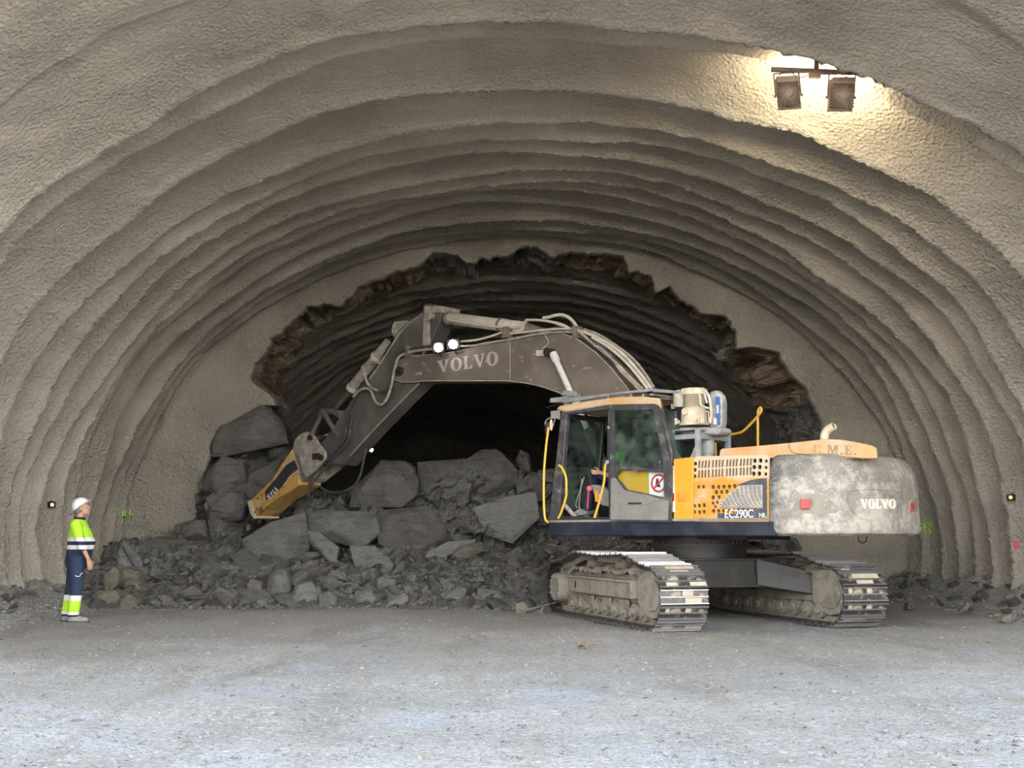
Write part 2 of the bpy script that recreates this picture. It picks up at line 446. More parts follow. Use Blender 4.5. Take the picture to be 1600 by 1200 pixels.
def tag(o, label, cat, group=None):
    o['label'] = label; o['category'] = cat
    if group: o['group'] = group
    return o
def struct(o): o['kind'] = 'structure'; return o
def smoothpath(pts, n=6):
    """Catmull-Rom"""
    P = [Vector(p) for p in pts]; P = [P[0]*2-P[1]]+P+[P[-1]*2-P[-2]]; out = []
    for i in range(1, len(P)-2):
        for k in range(n):
            t = k/n; a, b, c, d = P[i-1:i+3]
            out.append(.5*((2*b)+(c-a)*t+(2*a-5*b+4*c-d)*t*t+(3*b-a-3*c+d)*t**3))
    out.append(P[-2]); return out
def gridmesh(name, V, nu, nv, mat, flat=False, parent=None, idx=None, sharp=None):
    """V (nu*nv,3) numpy, row-major u then v"""
    i = np.arange(nu-1)[:, None]*nv+np.arange(nv-1)[None, :]
    q = np.stack([i, i+nv, i+nv+1, i+1], -1).reshape(-1, 4)
    me = bpy.data.meshes.new(name)
    me.vertices.add(len(V)); me.vertices.foreach_set('co', V.astype(np.float32).ravel())
    me.loops.add(q.size); me.loops.foreach_set('vertex_index', q.ravel().astype(np.int32))
    me.polygons.add(len(q)); me.polygons.foreach_set('loop_start', (np.arange(len(q))*4).astype(np.int32))
    me.polygons.foreach_set('loop_total', np.full(len(q), 4, np.int32))
    for m_ in (mat if isinstance(mat, (list, tuple)) else [mat]): me.materials.append(MATS[m_])
    if idx is not None: me.polygons.foreach_set('material_index', idx.astype(np.int32).ravel())
    me.update(calc_edges=True); me.validate()
    me.polygons.foreach_set('use_smooth', [not flat]*len(q))
    if sharp: me.set_sharp_from_angle(angle=radians(sharp))
    o = bpy.data.objects.new(name, me); COL.objects.link(o)
    if parent: o.parent = parent
    return o
# ============================================================ TUNNEL
W0, B0 = 8.8, 6.9
def axis_x(Y): 
    Y = np.asarray(Y, float)
    return .49-.034*(Y-15.5)-np.where(Y > 34, .0016*(Y-34)**2, 0)
RIDGES = [2.0, 4.2, 7.2, 10.2, 13.1, 15.1, 15.85, 17.4, 18.75, 19.7, 20.55, 21.5, 22.4, 23.2, 24.0, 24.95, 25.85, 26.7, 27.6, 28.5]
AMPS   = [.05, .06, .07, .06, .08, .42, .26, .42, .42, .40, .38, .40, .40, .34, .36, .40, .36, .32, .22, .2]
def shell(Y, t, seed=0., inner=False):
    zj = Y+.34*pn(t*1.9+seed, Y*.45, seed)+.10*pn(t*7, Y*.9, 5.+seed)+.03*pn(t*24, Y*1.5, 9.)
    if inner:
        s = ((zj-29.0)/1.25) % 1.0; A = np.full(Y.shape, .50); start = np.zeros(Y.shape)
    else:
        R = np.array(RIDGES); Am = np.array(AMPS)
        k = np.clip(np.searchsorted(R, zj)-1, 0, len(R)-2)
        s = np.clip((zj-R[k])/(R[k+1]-R[k]), 0, 1); A = Am[k+1]; start = Am[k]
    q = np.clip((s-.07)/.90, 0, 1)
    up = .55*q**1.4+.45*(1-np.sqrt(1-q*q*.985))/.88                            # rises to the lip of the next rib
    dn = .5+.5*np.cos(pi*np.clip(s/.13, 0, 1))             # falls sharply behind the last one
    if inner: start = A
    h = A*up*.9+start*dn
    h = h*1.05
    h = h*(1+.28*pn(t*3, Y*.7, 3.3+seed))
    h = h+.07*pn(t*3.5, Y*.5, 1.1)+.030*pn(t*14, Y*2.2, 2.2)+.012*pn(t*46, Y*5.5, 4.2)+.006*pn(t*110, Y*13., 4.2)
    # right-hand pocket just behind the first edge
    if not inner:
        h = h-.30*np.exp(-((Y-16.0)/1.0)**2)*np.clip((1.45-t)/.6, 0, 1)
        h = h-.10
    k = 1-h/8.
    return np.stack([axis_x(Y)+W0*k*np.cos(t), Y, CAMZ+B0*k*np.sin(t)], -1)
T0, T1 = -.19, pi+.19
NT = 470
ts = np.linspace(T0, T1, NT)
ys = np.concatenate([np.linspace(9.6, 13, 60, endpoint=False), np.linspace(13, 27.45, 520)])
YY, TT = np.meshgrid(ys, ts, indexing='ij')
V = shell(YY, TT)
VT_ALL = V.reshape(-1, 3)
ia, ib = int(NT*.26), int(NT*.74)
for nm, a, b in (('wall_right', 0, ia+1), ('ceiling', ia, ib+1), ('wall_left', ib, NT)):
    sub = V[:, a:b].reshape(-1, 3)
    struct(gridmesh(nm, sub, len(ys), b-a, 'shotcrete'))
nI, nJ = len(ys), NT
quads = [(i*nJ+j, (i+1)*nJ+j, (i+1)*nJ+j+1, i*nJ+j+1) for i in range(nI-1) for j in range(nJ-1)]
BVH = BVHTree.FromPolygons([tuple(p) for p in VT_ALL], quads)
del quads
ys2 = np.concatenate([np.linspace(29.3, 44, 240, endpoint=False), np.linspace(44, 80, 150)])
YY, TT = np.meshgrid(ys2, np.linspace(T0, T1, 300), indexing='ij')
V2 = shell(YY, TT, 4.7, True).reshape(-1, 3)
struct(gridmesh('wall_inner_tunnel', V2, len(ys2), 300, 'shotcrete'))
quads = [(i*300+j, (i+1)*300+j, (i+1)*300+j+1, i*300+j+1) for i in range(len(ys2)-1) for j in range(299)]
BVH2 = BVHTree.FromPolygons([tuple(p) for p in V2], quads); del quads
mb = MB()
e = [(float(axis_x(79.9))+W0*1.02*cos(t), CAMZ+B0*1.02*sin(t)) for t in np.linspace(T0, T1, 40)]
mb.prism(e, 79.8, 80.2)
struct(mb.build('wall_tunnel_end', 'rock_dark'))
def hit(px, py, bvh=None, off=0.):
    d = ray(px, py).normalized()
    p, n, i, dist = (bvh or BVH).ray_cast(Vector((0, 0, CAMZ)), d)
    if p is None:
        print('NOHIT', px, py); p = at(px, py, 26.5); n = Vector((0, -1, 0))
    if n.dot(d) > 0: n = -n
    return p+n*off, n

# ---- headwall with the broken-through hole
A_px = [(255,1010),(262,900),(270,846),(305,809),(303,773),(315,766),(319,734),(331,714),(331,691),(344,667),(372,659),(389,653),(402,633),(433,633),(417,612),(389,596),(391,574),(411,552),(430,523),(455,501),(481,480),(505,474),(529,479),(553,460),(556,449),(591,436),(625,422),(656,415),(677,394),(701,394),(732,411),(762,401),(797,398),(814,384),(838,386),(862,400),(897,393),(925,394),(975,399),(984,422),(1019,432),(1022,450),(1030,455),(1046,447),(1062,468),(1106,491),(1137,493),(1150,516),(1153,544),(1181,541),(1219,551),(1237,585),(1259,604),(1272,632),(1287,660),(1290,700),(1290,760),(1270,820),(1215,850),(1190,1010)]
B_px = [(430,1010),(435,880),(420,800),(415,730),(451,693),(443,655),(446,632),(440,605),(445,580),(462,555),(481,532),(501,522),(556,491),(591,470),(625,453),(680,437),(740,432),(797,430),(850,433),(912,438),(969,451),(1006,460),(1050,482),(1100,502),(1131,522),(1123,544),(1131,563),(1150,576),(1140,597),(1178,625),(1209,654),(1219,672),(1212,700),(1215,760),(1205,850),(1150,1010)]
CPX = (770, 740)
def polar(pts, n, a0, a1):
    th = [atan2(-(y-CPX[1]), x-CPX[0]) for x, y in pts]
    th = [t+2*pi if t < -pi/2-.25 else t for t in th]
    th = np.array(th)[::-1]; r = np.array([sqrt((x-CPX[0])**2+(y-CPX[1])**2) for x, y in pts])[::-1]
    for i in range(1, len(th)):
        if th[i] <= th[i-1]: th[i] = th[i-1]+.0015
    q = np.linspace(a0, a1, n)
    return q, np.interp(q, th, r)
NA = 620
aq, rA = polar(A_px, NA, -.60, pi+.55)
_, rB = polar(B_px, NA, -.60, pi+.55)
jit = 5*pn(aq*28, 0, 3.)+2.5*pn(aq*70, 0, 8.)+2*pn(aq*150, 2, 8.)
rA = rA+jit; rB = rB+3*pn(aq*22, 4., 1.)
YH = 27.1
def pol(r, k, Y): return at(CPX[0]+r*cos(aq[k]), CPX[1]-r*sin(aq[k]), Y)
PA = np.array([pol(rA[k], k, YH) for k in range(NA)])
C0 = at(CPX[0], CPX[1], YH)
PO = []
ax = float(axis_x(YH))
for k in range(NA):
    d = PA[k]-np.array(C0); d[1] = 0; d /= np.linalg.norm(d)
    # intersection with ellipse
    ox, oz = C0.x-ax, C0.z-CAMZ
    a_ = (d[0]/W0)**2+(d[2]/B0)**2; b_ = 2*(ox*d[0]/W0**2+oz*d[2]/B0**2); c_ = (ox/W0)**2+(oz/B0)**2-1
    t = (-b_+sqrt(b_*b_-4*a_*c_))/(2*a_)
    PO.append([C0.x+d[0]*t*1.05, YH, C0.z+d[2]*t*1.05])
PO = np.array(PO)
NR = 60
s = np.concatenate([[-.02, -.01], np.linspace(0, 1, NR)])[None, :]
HW = PA[:, None, :]*(1-np.clip(s, 0, 1))[..., None]+PO[:, None, :]*np.clip(s, 0, 1)[..., None]
X, Z = HW[..., 0], HW[..., 2]
dy = .16*fbm(X*.5, Z*.5, 2., 3)+.03*fbm(X*2.4, Z*2.4, 5., 3)
cr = np.exp(-((Z-1.4-.25*pn(X*1.1, 3., 3.))/.05)**2)*.08*(X < -5)
HW[..., 1] += dy+cr-.25*np.clip(s-.75, 0, 1)
HW[:, 0, 1] += .28; HW[:, 1, 1] += .14
struct(gridmesh('wall_back', HW.reshape(-1, 3), NA, NR+2, 'shotcrete'))

# ---- rock left standing between the two headings, seen in the thickness of the hole
PB = np.array([pol(rB[k], k, 30.2) for k in range(NA)])
PA2 = np.array([pol(rA[k]+6, k, YH+.12) for k in range(NA)])
NS = 46
sv = np.linspace(0, 1, NS)[None, :, None]
RP = PA2[:, None, :]*(1-sv)+PB[:, None, :]*sv
X, Y, Z = RP[..., 0], RP[..., 1], RP[..., 2]
h1, h2, f21 = cellhash(X*1.1, Y*1.3, Z*1.9)
g1, g2, g21 = cellhash(X*2.6+9, Y*2.6, Z*3.8)
rad = np.stack([X-C0.x, 0*X, Z-C0.z], -1); rad /= np.linalg.norm(rad, axis=-1)[..., None]
edge = np.sin(np.clip(sv[..., 0], 0, 1)*pi)**.6*(1-.8*np.clip((sv[..., 0]-.5)/.15, 0, 1)*((aq > .5) & (aq < pi-.6))[:, None])
disp = ((h1-.42)*.55+(g1-.5)*.26+.12*fbm(X*3, Y*3, Z*3, 3))*edge
RP = RP+rad*disp[..., None]; RP[..., 1] += ((h2-.5)*.5+(g2-.5)*.2)*edge
ang = aq[:-1, None]*np.ones((1, NS-1)); srow = np.ones((NA-1, 1))*np.linspace(0, 1, NS-1)[None, :]
lowz = pn(X*.5, Y*.5, Z*.5)[:-1, :-1]
idx = np.zeros((NA-1, NS-1), int)
zz = Z[:-1, :-1]
idx[(zz > 4.6+.8*lowz)] = 1
top = (ang > .45) & (ang < pi-.62)
idx[top & (srow > .58+.12*lowz)] = 2                   # sprayed lip of the far heading
idx[(ang > 1.05) & (ang < 1.9) & (srow < .7) & (lowz < .1)] = 0
struct(gridmesh('wall_rock_plug', RP.reshape(-1, 3), NA, NS, ['rock_dark', 'rock_brown', 'shotcrete'], flat=True, idx=idx))
# skirt that closes the gap between plug and far shell
mb = MB()
for k in range(0, NA-4, 4):
    q = [PB[k], PB[k+4]]
    o_ = []
    for p in q:
        d = Vector((p[0]-C0.x, 0, p[2]-C0.z)).normalized(); o_.append(Vector(p)+d*3.2+Vector((0, .3, 0)))
    mb.add([q[0], q[1], o_[1], o_[0]], [(0, 1, 2, 3)])
struct(mb.build('wall_rock_shoulder', 'rock_dark', smooth=False))

# ---- floor
gx = np.linspace(-13, 13, 330); gy = np.concatenate([np.linspace(4.4, 24, 345, endpoint=False), np.linspace(24, 80, 90)])
GX, GY = np.meshgrid(gx, gy, indexing='ij')
def floor_z(x, y):
    x = np.asarray(x, float); y = np.asarray(y, float)
    w = np.abs(x-axis_x(y))
    z = .035*fbm(x*.35, y*.35, 1., 3)+.012*fbm(x*2.2, y*1.6, 4., 3)
    edge = np.clip((w-7.55)/.9, 0, 1)*np.clip((y-8)/6, 0, 1)
    z = z+edge*(.42+.18*pn(x*1.3, y*.9, 7.))
    rut = np.exp(-((x+2.6-.18*(y-12))/.16)**2)*.05*np.clip((y-9)/3, 0, 1)*np.clip((19-y)/3, 0, 1)
    return z-rut-.0
GZ = floor_z(GX, GY)
FV = np.stack([GX, GY, GZ], -1).reshape(-1, 3)
struct(gridmesh('floor', FV, len(gx), len(gy), 'gravel_floor'))

# ---- bank of broken rock in front of and under the hole
def bank_params(X):
    """toe depth, low-slope height, bench top height"""
    px = 800+1900*X/26.
    toe = np.interp(X, [-8.5, -7, 0, 1.0, 3.5, 8.5], [21.2, 21.8, 21.8, 22.6, 24.6, 24.9])
    base = np.interp(px, [150, 260, 330, 480, 600, 850, 1000, 1180, 1260, 1450], [.75, 1.0, .95, .60, .75, .95, 1.1, .9, .35, .30])
    top = np.interp(px, [150, 270, 300, 320, 360, 430, 470, 540, 590, 650, 700, 750, 800, 870, 1190, 1215, 1260, 1450], [.9, 1.2, 1.5, 2.3, 3.2, 3.1, 2.2, 2.2, 2.7, 2.7, 2.75, 2.95, 2.75, 2.6, 2.5, 1.7, .5, .3])
    return toe, base, top
nx, nv = 420, 170
bx = np.linspace(-8.6, 8.6, nx); vv = np.linspace(0, 1, nv)
toe, bs, tp = bank_params(bx)
Vb = np.zeros((nx, nv, 3))
for i in range(nx):
    px_ = 800+1900*bx[i]/26.; fy = 26.35+.25*sin(bx[i]*1.7)+.9*np.interp(px_, [340, 380, 500, 560], [0, 1, 1, 0])
    ky = [toe[i], toe[i]+.7, 24.9 if toe[i] < 24 else toe[i]+1.2, fy-.35, fy, fy+.2, 28.2, 30.5, 34]
    kz = [-.12, .22, bs[i]*.95, bs[i]+.15, min(tp[i], bs[i]+.15+(tp[i]-bs[i])*.75), tp[i], tp[i]*.98, tp[i]*.7, -.2]
    ku = [0, .10, .36, .50, .68, .76, .86, .93, 1]
    Vb[i, :, 0] = bx[i]; Vb[i, :, 1] = np.interp(vv, ku, ky); Vb[i, :, 2] = np.interp(vv, ku, kz)
X, Y, Z = Vb[..., 0].copy(), Vb[..., 1].copy(), Vb[..., 2].copy()
h1, h2, f1 = cellhash(X*1.25, Y*1.2, Z*2.0+3)
g1, g2, f2 = cellhash(X*3.2, Y*3.2, Z*5.0)
q1, q2, f3 = cellhash(X*7.5, Y*7.5, Z*9)
up = np.clip((vv-.05)/.1, 0, 1)[None, :]
face = np.clip((vv-.40)/.1, 0, 1)[None, :]
Vb[..., 1] -= up*((h1-.5)*(.35+.35*face)+(g1-.5)*.22+(q1-.5)*.10)
Vb[..., 2] += up*((h2-.5)*.28+(g2-.5)*.16+(q2-.5)*.09)
Vb[..., 0] += up*((g2-.5)*.12)
idx = np.zeros((nx-1, nv-1), int)
idx[(g1[:-1, :-1] > .62) | (X[:-1, :-1] > 5.2)] = 1
BANK = Vb.reshape(-1, 3)
struct(gridmesh('rock_bank', BANK, nx, nv, ['rock_dark', 'rock_grey'], flat=True, idx=idx))
bpy.data.objects['rock_bank'].name = 'wall_rock_bank'
bq = [(i*nv+j, (i+1)*nv+j, (i+1)*nv+j+1, i*nv+j+1) for i in range(nx-1) for j in range(nv-1)]
BBANK = BVHTree.FromPolygons([tuple(p) for p in BANK], bq)

def topz(x, y):
    z = float(floor_z(x, y))
    p, n, i, d = BBANK.ray_cast(Vector((x, y, 8)), Vector((0, 0, -1)))
    return max(z, p.z) if p is not None else z

# ---- traced blocks: own distance, size and thickness, faceted all round
def hull_obj(name, pts, mat, seed=0, sub=0, parent=None):
    bm = bmesh.new()
    for p in pts: bm.verts.new(p)
    r = bmesh.ops.convex_hull(bm, input=bm.verts)
    bmesh.ops.delete(bm, geom=[g for g in set(r['geom_interior']+r['geom_unused']) if isinstance(g, bmesh.types.BMVert)], context='VERTS')
    bmesh.ops.dissolve_limit(bm, angle_limit=radians(5), verts=bm.verts, edges=bm.edges)
    c = sum((v.co for v in bm.verts), Vector())/len(bm.verts)
    zmin = min(v.co.z for v in bm.verts)
    org = Vector((c.x, c.y, zmin))
    for v in bm.verts: v.co -= org
    bmesh.ops.bevel(bm, geom=bm.edges[:], offset=.018, segments=1, affect='EDGES', profile=.6)
    bmesh.ops.recalc_face_normals(bm, faces=bm.faces)
    me = bpy.data.meshes.new(name); bm.to_mesh(me); bm.free()
    me.materials.append(MATS[mat])
    o = bpy.data.objects.new(name, me); COL.objects.link(o); o.location = org
    if parent: o.parent = parent
    return o
def block(px, Y, depth, label, mat='rock_dark', name='rock_block', cat='rock', tilt=0.):
    rr = random.Random(int(px[0][0]*13+px[0][1]))
    pts = []
    cx = sum(p[0] for p in px)/len(px); cy = sum(p[1] for p in px)/len(px)
    for x, y in px:
        j = rr.uniform(0, .22)*depth
        p = at(x, y, Y+j+tilt*(cy-y)/80.); pts.append(p)
        bx_, by_ = cx+(x-cx)*.84, cy+(y-cy)*.84
        q = at(bx_, by_, Y); q.y = Y+depth; pts.append(q)
    for k in range(4):
        x, y = rr.choice(px); f = rr.uniform(.3, .75)
        pts.append(at(cx+(x-cx)*f, cy+(y-cy)*f, Y-rr.uniform(.03, .14)*depth))
    o = hull_obj(name, pts, mat)
    return tag(o, label, cat)
BL = [
 ([(545,793),(549,766),(577,738),(596,718),(628,720),(648,732),(655,750),(652,773),(628,793)],26.0,1.4,'huge dark rock block on top of the bench, directly behind the breaker','rock_dark'),
 ([(652,722),(675,720),(695,728),(718,724),(735,716),(730,775),(690,792),(655,777)],26.3,1.5,'dark flat-topped block just right of the huge block on the bench','rock_dark'),
 ([(718,724),(738,714),(750,703),(774,701),(785,707),(789,720),(809,734),(809,758),(762,789),(715,790)],26.2,1.5,'tallest peaked dark rock mass on the bench, left of the thin upright spire','rock_dark'),
 ([(805,720),(813,702),(827,709),(832,738),(817,747)],27.0,.7,'thin upright rock spire standing on the bench beside the cab','rock_dark'),
 ([(829,790),(833,746),(841,734),(900,728),(985,738),(1010,800)],26.8,1.6,'long dark block on the bench partly hidden behind the cab','rock_dark'),
 ([(344,667),(372,659),(396,648),(409,632),(423,636),(443,659),(451,693),(419,697),(380,703),(348,714),(331,714),(331,691)],26.7,1.6,'large pointed rock block at the top of the left side of the hole','rock_dark'),
 ([(321,738),(348,710),(380,722),(386,750),(368,768),(325,775),(313,766)],26.5,1.4,'dark block with cracks, second from the top on the left side of the hole','rock_dark'),
 ([(321,777),(352,762),(380,766),(386,789),(376,813),(329,817),(318,797)],26.2,1.4,'squarish rock block with a rusty streak just left of the breaker tip','rock_dark'),
 ([(272,821),(300,812),(321,811),(326,840),(274,846)],26.3,1.2,'low flat dark slab at the lower left foot of the hole','rock_dark'),
 ([(419,693),(451,691),(457,712),(440,722),(419,718)],27.1,1.0,'small dark block wedged under the pointed block at the left of the hole','rock_dark'),
 ([(376,736),(439,716),(449,750),(425,775),(380,772)],27.0,1.2,'shadowed block right behind the yellow breaker body','rock_dark'),
 ([(378,842),(423,815),(478,800),(484,856),(470,895),(382,890)],25.7,1.3,'broad upright grey rock face directly below the breaker tip','rock_grey'),
 ([(478,805),(520,798),(585,798),(600,830),(565,858),(486,840)],25.9,1.3,'layered rock with a pale chisel mark right of the breaker tip','rock_grey'),
 ([(585,798),(660,790),(700,800),(706,850),(640,868),(590,850)],25.9,1.2,'layered rock with rusty seams in the middle of the bench face','rock_dark'),
 ([(478,829),(498,829),(530,856),(526,880),(518,882),(486,852)],24.5,.5,'long grey slab leaning diagonally below the bench','rock_grey'),
 ([(545,852),(585,852),(616,880),(612,896),(565,911),(555,892)],24.0,.5,'wide flat-faced grey slab leaning in the middle of the rubble','rock_grey'),
 ([(703,872),(718,852),(754,846),(758,860),(730,873)],24.4,.6,'brownish wedge-shaped stone below the pale sprayed concrete patch','rock_tan'),
 ([(738,793),(793,775),(838,768),(844,809),(801,850),(770,840),(750,817)],25.6,.5,'light grey slab of sprayed concrete stuck on the bench beside the cab','rock_patch'),
 ([(660,878),(668,862),(700,846),(745,842),(742,850),(690,862),(672,882)],25.0,.35,'thin strip of light sprayed concrete above the rubble, left of the cab','rock_patch'),
 ([(419,900),(430,888),(447,890),(455,919),(447,937),(415,933)],22.9,.6,'upright grey slab at the front of the pile, beneath the breaker','rock_grey'),
 ([(443,949),(463,911),(486,907),(496,923),(486,951)],22.2,.6,'kite-shaped flat grey slab standing at the foot of the pile','rock_grey'),
 ([(325,931),(341,917),(368,921),(378,935),(368,952),(329,953)],22.2,.6,'dark rounded boulder at the foot of the pile, below the left side of the hole','rock_dark'),
 ([(275,953),(278,927),(300,913),(320,930),(322,953)],22.4,.6,'dark boulder at the foot of the pile beside the darker rounded one','rock_dark'),
 ([(498,951),(498,930),(514,922),(527,933),(525,951)],22.1,.4,'small upright grey stone at the foot of the pile, right of the kite-shaped slab','rock_grey'),
 ([(548,948),(556,926),(580,920),(592,938),(585,951)],22.1,.4,'squat grey stone at the pile foot below the wide leaning slab','rock_grey'),
 ([(573,925),(590,918),(608,923),(608,939),(577,937)],22.9,.4,'pale flat stone lying on the pile, right of the squat grey stone','rock_grey'),
 ([(596,949),(612,931),(636,925),(640,938),(628,950)],22.1,.4,'pointed low grey stone at the pile foot, middle of the picture','rock_grey'),
 ([(687,949),(690,932),(715,917),(732,919),(722,945)],22.3,.5,'slanted grey slab at the pile foot left of the near track','rock_grey'),
 ([(746,937),(746,919),(778,921),(795,936),(785,948)],22.3,.5,'flat-topped grey boulder at the pile foot close to the near track','rock_grey'),
 ([(803,960),(806,943),(817,939),(827,947),(823,962)],20.3,.2,'small lone pale stone on the ground just in front of the pile','rock_tan'),
 ([(838,962),(843,953),(851,954),(853,963)],20.2,.12,'tiny tan stone on the ground beside the far end of the near track','rock_tan'),
 ([(905,1011),(908,1003),(917,1002),(921,1011)],13.9,.08,'small orange-brown stone lying on the open gravel left of the near track end','rock_brown'),
 ([(161,902),(175,886),(184,890),(187,909),(175,923),(163,924)],22.3,.5,'tan boulder with a yellowish face behind the worker','rock_tan'),
 ([(139,948),(142,930),(154,922),(181,922),(193,940),(190,957),(152,960)],21.6,.7,'low tan boulder at the worker\'s feet','rock_tan'),
 ([(180,955),(186,936),(200,928),(212,934),(214,946),(196,957)],21.5,.5,'pale grey smooth-faced boulder right of the low tan boulder by the worker','rock_tan'),
 ([(183,883),(213,892),(221,923),(194,928),(186,905)],22.7,.6,'brown boulder stacked above the low tan boulder near the worker','rock_tan'),
 ([(190,846),(196,845),(222,876),(224,892),(213,890),(194,860)],23.4,.15,'long thin slab leaning diagonally against the left wall','rock_grey'),
 ([(180,884),(184,860),(190,854),(209,881),(205,892)],23.6,.35,'flat grey slab of sprayed concrete tucked under the thin leaning slab','rock_pale'),
 ([(210,864),(232,848),(262,848),(283,867),(275,889),(233,893),(212,878)],25.2,.9,'big dark boulder at the left end of the bank, below the sprayed headwall','rock_dark'),
 ([(1452,916),(1458,905),(1462,922),(1454,926)],24.2,.15,'small grey stone on the rubble behind the far track','rock_grey'),
 ([(1499,956),(1512,940),(1519,944),(1512,954)],19.9,.12,'narrow tan stone on the rubble at the foot of the right wall','rock_tan'),
 ([(1571,935),(1582,925),(1586,932),(1576,939)],19.4,.15,'pale tan stone on top of the rubble heap at the far right','rock_tan'),
 ([(1564,972),(1568,962),(1582,959),(1588,968),(1580,976)],18.0,.2,'tan stone at the front of the rubble heap at the far right','rock_tan'),
 ([(1416,955),(1420,940),(1429,944),(1432,953)],21.5,.25,'dark flat stone right behind the far track','rock_dark'),
 ([(700,905),(720,893),(742,900),(738,915),(708,918)],23.4,.45,'grey slab lying level halfway up the pile left of the near track','rock_grey'),
 ([(624,905),(640,893),(662,896),(668,912),(640,921)],23.4,.45,'angular grey stone halfway up the pile, right of the wide leaning slab','rock_grey'),
 ([(505,905),(518,890),(540,894),(545,912),(520,924)],23.3,.45,'grey stone halfway up the pile between the two leaning slabs','rock_grey'),
 ([(800,905),(812,888),(836,890),(848,908),(826,918)],23.2,.5,'dark stone on the pile just left of the near track','rock_dark'),
 ([(235,925),(246,910),(266,912),(270,930),(250,940)],23.0,.4,'grey stone on the pile right of the boulders by the worker','rock_grey'),
 ([(383,915),(392,905),(408,908),(410,925),(392,931)],23.0,.35,'ochre stone on the pile left of the upright grey slab','rock_tan'),
 ([(372,948),(376,932),(388,928),(392,946),(382,953)],22.2,.3,'small ochre stone at the pile foot right of the dark rounded boulder','rock_tan'),
]
for b_ in BL: block(*b_)

# ---- repeated rubble stones, each one an object
def stone_mesh(seed, flatness, mat):
    rr = random.Random(seed); bm = bmesh.new()
    for k in range(15):
        v = Vector((rr.gauss(0, 1), rr.gauss(0, 1), rr.gauss(0, 1))).normalized()*rr.uniform(.75, 1.05)
        bm.verts.new((v.x, v.y*rr.uniform(.7, 1), v.z*flatness))
    r = bmesh.ops.convex_hull(bm, input=bm.verts)
    bmesh.ops.delete(bm, geom=[g for g in set(r['geom_interior']+r['geom_unused']) if isinstance(g, bmesh.types.BMVert)], context='VERTS')
    bmesh.ops.dissolve_limit(bm, angle_limit=radians(14), verts=bm.verts, edges=bm.edges)
    bmesh.ops.bevel(bm, geom=bm.edges[:], offset=.035, segments=1, affect='EDGES')
    bmesh.ops.recalc_face_normals(bm, faces=bm.faces)
    me = bpy.data.meshes.new('rubble_stone'); bm.to_mesh(me); bm.free(); me.materials.append(MATS[mat]); return me
SM = [stone_mesh(40+k, f, m_) for k, (f, m_) in enumerate([(.5,'rock_grey'),(.35,'rock_grey'),(.7,'rock_dark'),(.45,'rock_dark'),(.3,'rock_grey'),(.6,'rock_grey'),(.4,'rock_tan'),(.5,'rock_dark'),(.28,'rock_grey'),(.5,'rock_pale')])]
ZONES = [  # name, px range, count, size range, y range, label, group
 (150, 330, 46, (.09, .36), 'broken grey stone in the rubble between the worker and the breaker', 'rubble stones at the left end of the pile'),
 (330, 560, 74, (.10, .42), 'broken grey stone in the rubble below the breaker', 'rubble stones below the breaker'),
 (560, 860, 96, (.09, .40), 'broken grey stone in the rubble between the breaker and the near track', 'rubble stones left of the near track'),
 (860, 1240, 34, (.10, .30), 'broken grey stone in the rubble behind the tracks', 'rubble stones behind the tracks'),
 (1260, 1480, 44, (.07, .22), 'small grey stone in the rubble behind the far track at the right wall', 'rubble stones along the right wall foot'),
]
rr = random.Random(11)
placed = []
def put_stone(x, y, sz, label, grp, sink=.25):
    me = rr.choice(SM); o = bpy.data.objects.new('rubble_stone', me); COL.objects.link(o)
    o.scale = (sz*rr.uniform(.8, 1.25), sz*rr.uniform(.7, 1.1), sz*rr.uniform(.8, 1.2))
    o.rotation_euler = (rr.uniform(-.7, .7), rr.uniform(-.7, .7), rr.uniform(0, 6.28))
    o.location = (x, y, topz(x, y)+sz*.3*(1-sink)); tag(o, label, 'rock', grp)
for x0, x1, n, (s0, s1), lb, gp in ZONES:
    k = 0
    while k < n:
        px = rr.uniform(x0, x1); X_ = (px-800)/1900*23.5
        toe_, _, _ = bank_params(np.array([X_])); toe_ = float(toe_[0])
        Y_ = toe_+rr.random()**1.2*3.0
        X_ = (px-800)/1900*Y_
        if abs(X_-float(axis_x(Y_))) > 8.4: continue
        sz = s0+(s1-s0)*rr.random()**1.8
        if any((X_-a)**2+(Y_-b)**2 < (.55*(sz+c))**2 for a, b, c in placed): 
            if rr.random() > .05: continue
        placed.append((X_, Y_, sz)); put_stone(X_, Y_, sz, lb, gp); k += 1
for k in range(26):
    Y_ = rr.uniform(15.8, 20.5); X_ = float(axis_x(Y_))-rr.uniform(7.7, 8.5)
    put_stone(X_, Y_, rr.uniform(.05, .15), 'small dusty stone on the heap at the foot of the left wall beside the worker', 'stones at the left wall foot')
for k in range(44):
    Y_ = rr.uniform(17.2, 24.); X_ = float(axis_x(Y_))+rr.uniform(7.5, 8.6)
    put_stone(X_, Y_, rr.uniform(.05, .17), 'small dusty stone in the low heap at the foot of the right wall', 'stones at the right wall foot')

